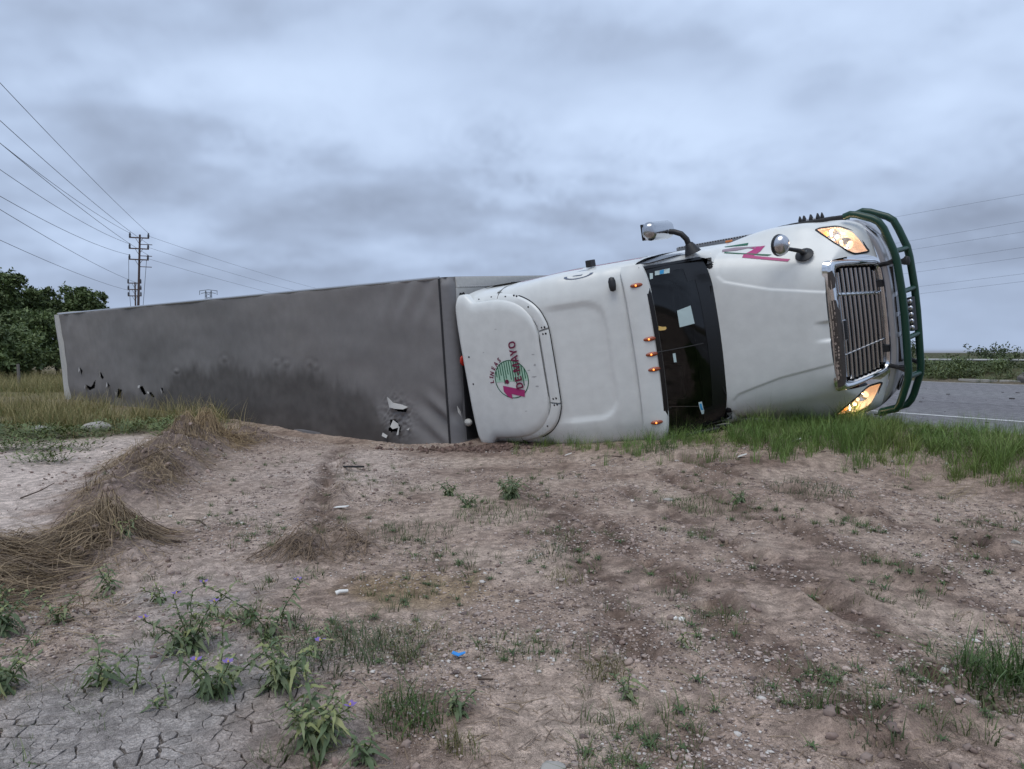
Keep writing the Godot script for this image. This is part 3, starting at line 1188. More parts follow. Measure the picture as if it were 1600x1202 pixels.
	b.tube([V(-2.06, 1.22, 2.12), V(-2.07, 1.27, 2.13), V(-2.08, 1.32, 2.14), V(-2.09, 1.36, 2.15)], 0.115, 0.05, 12)
	b.tube([V(-2.09, 1.34, 2.15), V(-2.10, 1.42, 2.17), V(-2.15, 1.50, 2.2), V(-2.25, 1.545, 2.2), V(-2.32, 1.56, 2.2)], 0.040, 0.036, 10)
	obj("mirror_arm", b, M.black_plastic, dm)
	b = Mb.new()
	b.box(V(-2.42, 1.60, 2.32), V(0.22, 0.25, 0.74), Basis(V(0, 1, 0), 0.12), 0.108)
	obj("mirror_shell", b, M.mirror_chrome, dm)
	b = Mb.new()
	b.box(V(-2.512, 1.60, 2.33), V(0.03, 0.215, 0.64), Basis(V(0, 1, 0), 0.12), 0.013)
	obj("mirror_face", b, M.black_trim, dm)

func surf_roof(p: Vector3) -> float:
	var zt := prof_lerp(ROOF, p.x)
	var w := lerpf(1.24, 1.285, smoothstep(-4.6, -3.6, p.x))
	var y := absf(p.y)
	var k := [Vector2(0, 0), Vector2(0.4, -0.003), Vector2(0.78, -0.018), Vector2(1.0, -0.06), Vector2(w - 0.10, -0.16), Vector2(w - 0.04, -0.34), Vector2(w - 0.005, -0.7)]
	for i in 6:
		if y <= k[i + 1].x:
			var t: float = (y - k[i].x) / (k[i + 1].x - k[i].x)
			var a := cr(Vector3(k[maxi(i - 1, 0)].x, k[maxi(i - 1, 0)].y, 0), Vector3(k[i].x, k[i].y, 0), Vector3(k[i + 1].x, k[i + 1].y, 0), Vector3(k[mini(i + 2, 6)].x, k[mini(i + 2, 6)].y, 0), t)
			return zt + a.y
	return zt - 0.7

const HEADLIGHT := [-0.759, 1.249, 1.207, -0.712, 1.262, 1.165, -0.619, 1.257, 1.127, -0.527, 1.246, 1.094, -0.437, 1.205, 1.075, -0.343, 1.139, 1.055, -0.27, 1.02, 1.03, -0.225, 0.92, 1.01, -0.205, 0.868, 1.0, -0.25, 0.862, 1.10, -0.311, 0.872, 1.219, -0.388, 0.947, 1.318, -0.495, 1.042, 1.322, -0.638, 1.156, 1.268]

func make_hood(t: Node3D):
	var h := [
		pts3([-2.0, 0, 2.03, -1.99, 0.5, 2.02, -1.985, 0.85, 1.995, -1.985, 1.03, 1.93, -1.985, 1.14, 1.80, -1.985, 1.22, 1.5, -1.985, 1.27, 1.2, -1.985, 1.29, 0.95]),
		pts3([-1.5, 0, 1.905, -1.5, 0.45, 1.90, -1.5, 0.75, 1.875, -1.5, 0.95, 1.80, -1.5, 1.09, 1.66, -1.5, 1.22, 1.44, -1.5, 1.34, 1.25, -1.5, 1.37, 1.0]),
		pts3([-1.0, 0, 1.79, -1.0, 0.4, 1.785, -1.0, 0.68, 1.75, -1.0, 0.88, 1.68, -1.0, 1.02, 1.56, -1.0, 1.19, 1.38, -1.0, 1.34, 1.2, -1.0, 1.37, 0.98]),
		pts3([-0.75, 0, 1.735, -0.75, 0.4, 1.73, -0.75, 0.65, 1.70, -0.75, 0.84, 1.62, -0.75, 0.99, 1.48, -0.75, 1.16, 1.31, -0.75, 1.3, 1.12, -0.75, 1.34, 0.92]),
		pts3([-0.57, 0, 1.69, -0.57, 0.4, 1.685, -0.57, 0.65, 1.66, -0.56, 0.82, 1.57, -0.54, 0.97, 1.42, -0.5, 1.12, 1.24, -0.48, 1.25, 1.05, -0.47, 1.3, 0.88]),
		pts3([-0.555, 0, 1.685, -0.555, 0.4, 1.68, -0.55, 0.66, 1.655, -0.51, 0.82, 1.55, -0.42, 0.95, 1.36, -0.33, 1.06, 1.14, -0.27, 1.13, 0.98, -0.25, 1.16, 0.87]),
		pts3([-0.55, 0, 1.68, -0.55, 0.4, 1.675, -0.54, 0.7, 1.655, -0.50, 0.83, 1.54, -0.36, 0.85, 1.32, -0.25, 0.84, 1.1, -0.18, 0.80, 0.96, -0.14, 0.76, 0.88])]
	hood_grid = loft(h, 34, 40)
	var fine := loft(h, 150, 160)
	# pressed lines of the bonnet: two raised creases, and the scoop before the grille
	var crl := [Vector2(-1.86, 1.02), Vector2(-1.84, 0.86), Vector2(-1.76, 0.775), Vector2(-1.57, 0.71), Vector2(-1.2, 0.59), Vector2(-0.5, 0.45)]
	var lens := PackedVector2Array()
	for i in range(0, HEADLIGHT.size(), 3):
		lens.append(Vector2(HEADLIGHT[i], HEADLIGHT[i + 1]))
	for r in fine:
		for j in r.size():
			var p: Vector3 = r[j]
			if p.z > 1.5 and p.x < -0.5:
				var dmin := 9.0
				var inner := false
				for k in crl.size() - 1:
					var cp := Geometry2D.get_closest_point_to_segment(Vector2(p.x, p.y), crl[k], crl[k + 1])
					var dd := cp.distance_to(Vector2(p.x, p.y))
					if dd < dmin:
						dmin = dd
						inner = p.y < cp.y
				var side := dmin if inner else -dmin
				r[j].z += 0.015 * smoothstep(-0.02, 0.012, side)
	var whole := mirrored(fine)
	for r in whole:
		for j in r.size():
			var p: Vector3 = r[j]
			var sc := smoothstep(-0.75, -0.57, p.x)
			var yy := absf(p.y + 0.035)
			r[j].z += -0.032 * sc * (1.0 - smoothstep(0.10, 0.135, yy)) * smoothstep(1.5, 1.6, p.z)
	var b := Mb.new()
	var skip := func(p: Vector3) -> bool:
		return p.x > -0.8 and absf(p.y) > 0.85 and p.z < 1.45 and Geometry2D.is_point_in_polygon(Vector2(p.x, absf(p.y)), lens)
	b.grid(whole, false, skip)
	var hood := obj("bonnet", b, M.white_paint, t)
	b = Mb.new()
	b.box(V(-0.553, -0.035, 1.655), V(0.012, 0.24, 0.028))
	obj("scoop_opening", b, M.black_trim, hood)
	# dark joint between bonnet and cab
	b = Mb.new()
	var ln := []
	for r in [mirrored(h)[0]]:
		for p in smooth_line(Array(r), 60):
			ln.append(p + V(-0.012, 0, -0.012))
	b.tube(ln.slice(10, 51), 0.007, 0.007, 5, false)
	obj("bonnet_seal", b, M.black_trim, hood)
	# zigzag stripes on the left flank
	var on := func(p: Vector2) -> Vector3: return on_hood(p.x, p.y)
	for st in [["decal_green", [[-1.95, 1.232], [-1.582, 1.228], [-1.572, 1.198], [-1.9, 1.224]]], ["decal_grey", [[-1.9, 1.196], [-1.725, 1.196], [-1.33, 1.15], [-1.45, 1.134], [-1.535, 1.159], [-1.688, 1.154], [-1.87, 1.168]]],
			["magenta", [[-1.45, 1.160], [-1.326, 1.154], [-1.358, 1.092], [-1.426, 1.050], [-0.961, 0.932], [-0.989, 0.907], [-1.559, 1.051], [-1.556, 1.083], [-1.450, 1.134], [-1.5, 1.152]]],
			["decal_green", [[-1.83, 1.161], [-1.565, 1.104], [-1.199, 1.028], [-1.245, 1.018], [-1.57, 1.095], [-1.82, 1.146]]]]:
		b = Mb.new()
		var pl := PackedVector2Array()
		for q in st[1]:
			pl.append(Vector2(q[0], q[1]))
		drape(pl, on, V(0, 0.004, 0.005), b, 0.06)
		obj("stripe", b, M[st[0]], hood)
	# bonnet mirror on the left
	var hm := Node3D.new()
	hm.name = "bonnet_mirror"
	t.add_child(hm)
	b = Mb.new()
	b.lathe([Vector2(0.115, 0.0), Vector2(0.11, 0.014), Vector2(0.05, 0.03), Vector2(0.04, 0.05)], V(-0.80, 0.96, 1.575), V(0.1, 0.75, 0.66), 18)
	b.tube([V(-0.80, 0.97, 1.58), V(-0.80, 1.015, 1.67), V(-0.815, 1.03, 1.72), V(-0.87, 1.06, 1.80), V(-0.93, 1.09, 1.89)], 0.035, 0.024, 8)
	obj("mirror_arm", b, M.black_plastic, hm)
	var ctr := V(-0.95, 1.135, 1.92)
	var out := V(0.86, -0.1, 0.42).normalized()
	b = Mb.new()
	var rows := []
	var bs := Basis(out.cross(V(0, 1, 0)).normalized(), out.cross(out.cross(V(0, 1, 0))).normalized(), out)
	for i in 10:
		var la := PI / 2 * i / 9.0
		var row := PackedVector3Array()
		for j in 25:
			var lo := TAU * j / 24.0
			var rr := pow(sin(la), 0.8)
			row.append(ctr + bs * V(rr * cos(lo) * 0.115, rr * sin(lo) * 0.135, cos(la) * 0.10))
		rows.append(row)
	b.grid(rows)
	obj("mirror_shell", b, M.dull_chrome, hm)
	b = Mb.new()
	rows = []
	for i in 4:
		var row := PackedVector3Array()
		for j in 25:
			var lo := TAU * j / 24.0
			var rr: float = [1.0, 1.03, 1.0, 0.0][i]
			row.append(ctr + bs * V(rr * cos(lo) * 0.117, rr * sin(lo) * 0.137, [0.004, -0.03, -0.045, -0.045][i]))
		rows.append(row)
	b.grid(rows, true)
	obj("mirror_rim", b, M.black_plastic, hm)
	# headlamps
	for sg in [1.0, -1.0]:
		var ring := []
		for i in range(0, HEADLIGHT.size(), 3):
			ring.append(V(HEADLIGHT[i], sg * HEADLIGHT[i + 1], HEADLIGHT[i + 2]))
		ring.append(ring[0])
		var sm := smooth_line(ring, 84)
		var ce := V(-0.44, sg * 1.085, 1.165)
		var nrm := V(0.42, sg * 0.42, 0.62).normalized()
		var hl := Node3D.new()
		hl.name = numbered("headlamp", t)
		t.add_child(hl, true)
		b = Mb.new()
		b.tube(Array(sm), 0.013, 0.013, 6, false)
		obj("gasket", b, M.black_trim, hl)
		b = Mb.new()
		var g := []
		for i in 9:
			var k := i / 8.0
			var row := PackedVector3Array()
			for p in sm:
				row.append(ce.lerp(p, k) + nrm * (0.075 * (1.0 - k * k)) + nrm * 0.004)
			g.append(row)
		b.grid(g)
		obj("lens", b, M.clear_lens, hl)
		b = Mb.new()
		g = []
		for i in 9:
			var k := i / 8.0
			var row := PackedVector3Array()
			for q in sm.size():
				var p := sm[q]
				row.append(ce.lerp(p, k) - nrm * (0.11 * sqrt(1.0 - k * k) + 0.006 * sin(q * 0.9) * sin(k * 9.0)))
			g.append(row)
		b.grid(g)
		obj("reflector", b, M.reflector_lit, hl)
		for q in [[-0.63, 1.19, 1.19, 0.036, "amber_bulb"], [-0.50, 1.13, 1.19, 0.030, "warm_bulb"], [-0.36, 1.02, 1.14, 0.036, "warm_bulb"], [-0.44, 1.06, 1.23, 0.024, "warm_bulb"]]:
			b = Mb.new()
			var at := V(q[0], sg * q[1], q[2]) - nrm * 0.035
			var r: float = q[3]
			b.lathe([Vector2(0, r), Vector2(r * 0.7, r * 0.7), Vector2(r, 0), Vector2(r * 0.7, -r * 0.7), Vector2(0, -r)], at, nrm, 14)
			obj("lamp_bulb", b, M[q[4]], hl)
			if q[4] == "warm_bulb" and r < 0.035 and r > 0.025:
				var l := OmniLight3D.new()
				l.name = "lamp_light"
				l.position = at + nrm * 0.06
				l.light_color = Color(1.0, 0.86, 0.70)
				l.light_energy = 0.05
				l.light_size = 0.03
				l.omni_range = 12.0
				l.omni_attenuation = 2.0
				l.shadow_enabled = true
				hl.add_child(l, true)
		for q in [[-0.55, 1.16, 1.19], [-0.40, 1.03, 1.19]]:      # bowls round the bulbs
			b = Mb.new()
			b.lathe([Vector2(0.02, -0.05), Vector2(0.06, -0.03), Vector2(0.085, 0.0), Vector2(0.092, 0.004)], V(q[0], sg * q[1], q[2]) - nrm * 0.045, nrm, 20)
			obj("lamp_bowl", b, M.chrome, hl)

func grille_at(p: Vector2, k: float) -> Vector3:      # p.x across, p.y from 0 (top) to 1 (foot)
	return V(-0.535, 0, 1.675).lerp(V(-0.112, 0, 0.80), p.y) + V(0, p.x, 0) + V(0.9, 0, 0.435) * k - V(0.03, 0, 0.01) * p.x * p.x

func make_nose(t: Node3D):
	var gr := Node3D.new()
	gr.name = "grille"
	t.add_child(gr)
	# chrome surround: rounded frame, wide at its top
	var outer := [[0.0, 0.0], [0.5, 0.0], [0.74, 0.005], [0.83, 0.05], [0.845, 0.15], [0.835, 0.35], [0.80, 0.6], [0.765, 0.8], [0.735, 0.92], [0.66, 0.985], [0.4, 1.0], [0.0, 1.0]]
	var inner := [[0.0, 0.20], [0.45, 0.195], [0.64, 0.2], [0.705, 0.23], [0.72, 0.3], [0.71, 0.42], [0.69, 0.6], [0.67, 0.76], [0.645, 0.85], [0.58, 0.89], [0.36, 0.9], [0.0, 0.9]]
	var rows := []
	var oo := []
	var ii := []
	for sgn in [1.0, -1.0]:
		for k in outer.size():
			var q: int = k if sgn > 0 else outer.size() - 1 - k
			if sgn < 0 and k == 0:
				continue
			oo.append(V(sgn * outer[q][0], outer[q][1], 0))
			ii.append(V(sgn * inner[q][0], inner[q][1], 0))
	var os := smooth_line(oo, 132)
	var ins := smooth_line(ii, 132)
	for j in 9:
		var k := j / 8.0
		var row := PackedVector3Array()
		for i in os.size():
			var p := os[i].lerp(ins[i], k)
			row.append(grille_at(Vector2(p.x, p.y), [-0.03, 0.02, 0.045, 0.052, 0.05, 0.045, 0.035, 0.0, -0.05][j]))
		rows.append(row)
	var b := Mb.new()
	b.grid(rows, true)
	obj("surround", b, M.chrome, gr)
	b = Mb.new()      # dark brown overlay along the upper edge of the surround
	var mud := [[-0.78, 0.02], [-0.5, 0.015], [-0.2, 0.018], [0.2, 0.016], [0.36, 0.02], [0.34, 0.09], [0.25, 0.10], [0.17, 0.15], [0.06, 0.13], [-0.05, 0.17], [-0.25, 0.16], [-0.4, 0.17], [-0.6, 0.15], [-0.74, 0.13]]  # outline of the larger piece of the dark overlay
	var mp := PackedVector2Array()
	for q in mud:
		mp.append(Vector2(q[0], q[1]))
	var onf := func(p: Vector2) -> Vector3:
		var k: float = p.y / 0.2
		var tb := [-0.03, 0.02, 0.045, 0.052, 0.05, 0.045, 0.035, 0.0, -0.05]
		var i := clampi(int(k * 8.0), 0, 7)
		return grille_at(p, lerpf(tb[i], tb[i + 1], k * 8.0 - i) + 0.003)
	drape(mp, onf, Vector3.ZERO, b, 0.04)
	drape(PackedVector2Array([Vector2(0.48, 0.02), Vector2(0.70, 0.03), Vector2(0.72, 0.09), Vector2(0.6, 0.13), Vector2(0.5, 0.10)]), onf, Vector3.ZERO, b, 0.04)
	obj("dark_overlay", b, M.dark_brown, gr)
	b = Mb.new()      # badge: a plain dark oblong with a bright rim
	var bs := Basis(V(0, 1, 0), V(-0.435, 0, 0.9), V(0.9, 0, 0.435))
	b.box(grille_at(Vector2(-0.06, 0.185), 0.045), V(0.27, 0.06, 0.02), bs, 0.009)
	var bg := obj("badge", b, M.dull_chrome, gr)
	b = Mb.new()
	b.box(grille_at(Vector2(-0.06, 0.185), 0.053), V(0.25, 0.042, 0.016), bs, 0.007)
	obj("badge_face", b, M.black_trim, bg)
	# dark core behind the bars
	b = Mb.new()
	b.quad(grille_at(Vector2(-0.74, 0.17), -0.09), grille_at(Vector2(0.74, 0.17), -0.09), grille_at(Vector2(0.70, 0.93), -0.09), grille_at(Vector2(-0.70, 0.93), -0.09))
	obj("radiator_core", b, M.interior, gr)
	for i in 9:
		var w := 0.235 + 0.62 * i / 8.0
		var half := lerpf(0.725, 0.655, i / 8.0) - (0.05 if i == 0 or i == 8 else 0.0)
		var g := []
		for j in 9:
			var y := lerpf(-half, half, j / 8.0)
			var row := PackedVector3Array()
			for k in 11:
				var a := PI * k / 10.0
				row.append(grille_at(Vector2(y, w), -0.035) + V(0.9, 0, 0.435) * sin(a) * 0.042 + V(-0.435, 0, 0.9) * cos(a) * 0.023)
			g.append(row)
		b = Mb.new()
		b.grid(g)
		obj("grille_bar", b, M.bar_chrome, gr)
	for q in [0.40, -0.385]:
		b = Mb.new()
		var g := []
		for i in 41:
			var w := lerpf(0.19, 0.9, i / 40.0)
			var y: float = lerpf(q, q * 0.78, i / 40.0)
			var row := PackedVector3Array()
			for k in 7:
				var a := PI * k / 6.0
				row.append(grille_at(Vector2(y + cos(a) * (0.026 if q > 0 else 0.014), w), -0.02 + sin(a) * 0.035 + 0.004 * sin(i * 1.37)))
			g.append(row)
		b.grid(g, true)
		obj("divider", b, M.chrome if q > 0 else M.bar_chrome, gr)

func make_bumper(t: Node3D):
	var plan := [[-0.95, 1.30], [-0.7, 1.315], [-0.45, 1.29], [-0.28, 1.20], [-0.12, 1.0], [-0.035, 0.72], [0.0, 0.4], [0.005, 0.0]]
	var line := []
	for q in plan:
		line.append(V(q[0], q[1], 0))
	var sm := smooth_line(line, 44)
	var half := []
	for p in sm:
		var nrm := V(1, 0, 0).lerp(V(0, 1, 0), clampf((p.y - 0.7) / 0.6, 0.0, 1.0)).normalized()
		var row := PackedVector3Array()
		for q in [[-0.08, 0.89], [-0.03, 0.90], [0.0, 0.875], [0.012, 0.78], [0.0, 0.7], [-0.02, 0.66], [0.0, 0.62], [0.0, 0.45], [-0.03, 0.36], [-0.12, 0.33]]:
			row.append(p + nrm * q[0] + V(0, 0, q[1]))
		half.append(row)
	var all := []
	for r in half:
		all.append(r)
	for i in range(half.size() - 2, -1, -1):
		var row := PackedVector3Array()
		for p in half[i]:
			row.append(V(p.x, -p.y, p.z))
		all.append(row)
	var b := Mb.new()
	b.grid(all, true)
	var bu := obj("bumper", b, M.steel, t)
	for sg in [1.0, -1.0]:
		b = Mb.new()      # oval fog-lamp bezel and the recess above it
		var ring := []
		for i in 25:
			var a := TAU * i / 24.0
			var s := 0.96 + cos(a) * 0.10
			var x := lerpf(-0.035, -0.12, (s - 0.72) / 0.28) + 0.006
			ring.append(V(x, sg * s, 0.55 + sin(a) * 0.07))
		b.tube(ring, 0.014, 0.014, 6, false)
		obj("fog_lamp_bezel", b, M.black_trim, bu)
		b = Mb.new()
		var cp := PackedVector3Array()
		for i in 18:
			var a := TAU * i / 18.0
			var s := 1.12 + cos(a) * 0.085
			cp.append(V(-0.20 - (s - 1.12) * 1.0 + 0.02, sg * s, 0.80 + sin(a) * 0.055))
		b.fan(cp, V(-0.19, sg * 1.12, 0.80))
		obj("bumper_recess", b, M.black_trim, bu)
		b = Mb.new()
		b.box(V(0.0, sg * 0.46, 0.66), V(0.044, 0.33, 0.38))
		obj("bumper_opening", b, M.black_trim, bu)
		b = Mb.new()
		b.box(V(0.004, sg * 0.13, 0.66), V(0.044, 0.2, 0.38))
		obj("bumper_opening", b, M.black_trim, bu)
	# --- green bull bar: two long tubes, rungs between them, brackets
	var bb := Node3D.new()
	bb.name = "bull_bar"
	t.add_child(bb)
	var p1 := [V(-0.46, 1.35, 1.0), V(-0.38, 1.37, 1.0), V(-0.30, 1.35, 1.0), V(-0.12, 1.265, 1.0), V(-0.05, 1.21, 1.0), V(0.0, 1.12, 1.0), V(0.09, 0.83, 1.0), V(0.115, 0.7, 1.0), V(0.14, 0.3, 1.0), V(0.145, 0.0, 1.0), V(0.14, -0.3, 1.0), V(0.13, -0.7, 1.0), V(0.115, -0.83, 1.0), V(0.03, -1.06, 1.0), V(-0.01, -1.16, 1.0), V(-0.06, -1.23, 0.98), V(-0.25, -1.27, 0.95)]
	var p2 := [V(-0.44, 1.36, 0.59), V(-0.35, 1.385, 0.59), V(-0.26, 1.36, 0.59), V(-0.06, 1.26, 0.59), V(0.01, 1.2, 0.59), V(0.06, 1.08, 0.59), V(0.14, 0.84, 0.59), V(0.16, 0.7, 0.59), V(0.185, 0.3, 0.59), V(0.19, 0.0, 0.59), V(0.185, -0.3, 0.59), V(0.175, -0.7, 0.59), V(0.16, -0.84, 0.59), V(0.06, -1.12, 0.59), V(0.02, -1.2, 0.59), V(-0.03, -1.26, 0.6), V(-0.16, -1.3, 0.62), V(-0.28, -1.33, 0.64)]
	for p in [p1, p2]:
		b = Mb.new()
		b.tube(p, 0.046, 0.046, 14)
		obj("long_tube", b, M.green_paint, bb)
	for q in [[0.82, 0.82, 0.095, 0.145], [0.30, 0.30, 0.14, 0.185], [-0.30, -0.30, 0.14, 0.185], [-0.80, -0.83, 0.12, 0.16]]:
		b = Mb.new()
		b.tube([V(q[2], q[0], 1.0), V(q[3], q[1], 0.59)], 0.034, 0.034, 12)
		obj("rung", b, M.green_paint, bb)
	b = Mb.new()
	b.tube([V(-0.25, -1.27, 0.95), V(-0.29, -1.32, 0.85), V(-0.29, -1.34, 0.75), V(-0.28, -1.33, 0.64)], 0.046, 0.046, 12)
	obj("end_tube", b, M.green_paint, bb)
	for sg in [1.0, -1.0]:
		b = Mb.new()
		b.tube([V(-0.15, sg * 0.66, 0.86), V(0.0, sg * 0.68, 0.95), V(0.11, sg * 0.72, 1.0)], 0.028, 0.03, 8)
		b.box(V(0.05, sg * 0.68, 0.93), V(0.12, 0.03, 0.14))
		obj("bracket", b, M.black_plastic, bb)
		b = Mb.new()
		b.tube([V(-0.05, sg * 0.62, 0.5), V(0.16, sg * 0.70, 0.59)], 0.03, 0.03, 8)
		obj("bracket", b, M.black_plastic, bb)
	b = Mb.new()
	b.lathe([Vector2(0.05, 0.0), Vector2(0.05, 0.05), Vector2(0.03, 0.1), Vector2(0.0, 0.11)], V(0.13, 0.62, 0.70), V(0.3, 1, 0), 12)
	obj("hook", b, M.black_plastic, bb)
	b = Mb.new()      # auxiliary lamp bar between the middle rungs
	b.box(V(0.172, -0.02, 0.76), V(0.06, 0.44, 0.11), Basis(V(0, 1, 0), -0.25), 0.015)
	var lb := obj("lamp_bar", b, M.black_plastic, bb)
	for i in 5:
		b = Mb.new()
		b.lathe([Vector2(0.034, -0.01), Vector2(0.033, 0.006), Vector2(0.02, 0.014), Vector2(0.0, 0.016)], V(0.165, 0.15 - i * 0.085, 0.815), V(-0.1, 0, 1), 14)
		obj("lamp", b, M.dull_chrome, lb)
	b = Mb.new()      # red-lensed lamp of the trailer coupling, seen in the gap
	b.lathe([Vector2(0.06, 0.0), Vector2(0.055, 0.03), Vector2(0.03, 0.045), Vector2(0.0, 0.05)], V(-5.33, 0.12, 3.25), V(-0.2, 0.0, 1), 14)
	obj("tail_marker", b, M.red_lens, t)

# ------------------------------------------------------------------ the trailer (local axes: x forward, y up along its roof, z out of its roof)
const TL := 16.96
const TH := 2.6
const HOLES := [
	[-1.58, 0.51, -1.45, 0.505, -1.15, 0.505, -1.20, 0.44, -1.39, 0.45], [-1.57, 0.31, -1.50, 0.31, -1.38, 0.25, -1.32, 0.11, -1.44, 0.12, -1.58, 0.09, -1.63, 0.13],
	[-15.49, 1.0, -15.31, 0.91, -15.44, 0.79], [-13.99, 0.92, -13.73, 0.74, -13.85, 0.69, -14.02, 0.76], [-15.16, 0.5, -14.77, 0.44, -14.39, 0.66, -14.51, 0.42, -14.94, 0.34],
	[-13.47, 0.62, -13.32, 0.53, -13.47, 0.48], [-12.79, 0.47, -12.53, 0.44, -12.77, 0.21, -12.95, 0.22], [-11.54, 0.55, -11.31, 0.57, -11.13, 0.37, -11.29, 0.35],
	[-11.02, 0.42, -10.83, 0.42, -10.70, 0.30, -10.85, 0.32], [-10.21, 0.56, -10.12, 0.56, -10.05, 0.43]]

func stain(p: Vector2) -> float:      # wet earth rubbed on the lower part of the roof sheet
	var edge := [-12.6, 0.1, -11.0, 0.25, -10.08, 0.57, -9.4, 0.9, -8.98, 1.04, -8.40, 1.22, -7.78, 0.98, -7.4, 1.15, -6.98, 1.27, -6.45, 1.25, -5.76, 1.09, -5.3, 1.16, -4.70, 1.20, -4.37, 1.11, -3.67, 1.18, -3.29, 0.97, -2.31, 0.81, -1.93, 0.59, -1.84, 0.30, -1.36, -0.05]
	for i in range(0, edge.size() - 2, 2):
		if p.x >= edge[i] and p.x < edge[i + 2]:
			var y := lerpf(edge[i + 1], edge[i + 3], (p.x - edge[i]) / (edge[i + 2] - edge[i]))
			y += n_fine.get_noise_2d(p.x * 0.8, p.y * 0.4) * 0.12
			return smoothstep(0.20, -0.26, p.y - y) * smoothstep(-12.6, -10.2, p.x)
	return 0.0

func skin_z(x: float, y: float) -> float:
	var z := n_low.get_noise_2d(x * 0.9, y * 0.9 + 20.0) * 0.055 + n_mid.get_noise_2d(x * 0.25 + 7.0, y * 0.5) * 0.022 - 0.006 * pow(absf(sin(x * 2.57)), 24.0)
	# slack folds at the rear, at the top front corner, and a crumpled lower front corner
	var rear := exp(-pow((x + TL) / 1.6, 2.0))
	z += rear * 0.035 * sin((x + TL) * 5.5 + (TH - y) * 2.0) * smoothstep(0.3, 2.6, y)
	var tf := exp(-pow((x + 0.7) / 0.7, 2.0) - pow((y - 2.35) / 0.4, 2.0))
	z += tf * 0.018 * sin(x * 13.0 - y * 8.0)
	var lf := exp(-pow((x + 0.35) / 0.45, 2.0) - pow((y - 0.35) / 0.4, 2.0))
	z -= lf * 0.10 * (0.5 + 0.5 * sin(y * 14.0 + x * 9.0))
	z -= 0.05 * exp(-pow((x + 1.4) / 0.35, 2.0) - pow((y - 0.35) / 0.3, 2.0)) * (0.6 + n_fine.get_noise_2d(x * 2.0, y * 2.0))
	for q in [[-4.95, 1.25], [-4.6, 1.22], [-3.8, 1.24], [-3.66, 1.18], [-7.0, 1.3], [-9.3, 1.0]]:
		var d: float = Vector2((x - q[0]) / 0.11, (y - q[1]) / 0.05).length()
		z += 0.014 * exp(-d * d) - 0.010 * exp(-pow(d - 1.4, 2.0) * 2.0)
	z -= 0.05 * exp(-pow((y - 0.1) / 0.25, 2.0)) * (0.5 + n_fine.get_noise_2d(x * 0.6, 3.0)) * smoothstep(-9.5, -11.0, x)
	# rounded top and front edges
	var dy := TH - y
	if dy < 0.05:
		z -= 0.05 - sqrt(maxf(0.0, 0.0025 - pow(0.05 - dy, 2.0)))
	return z

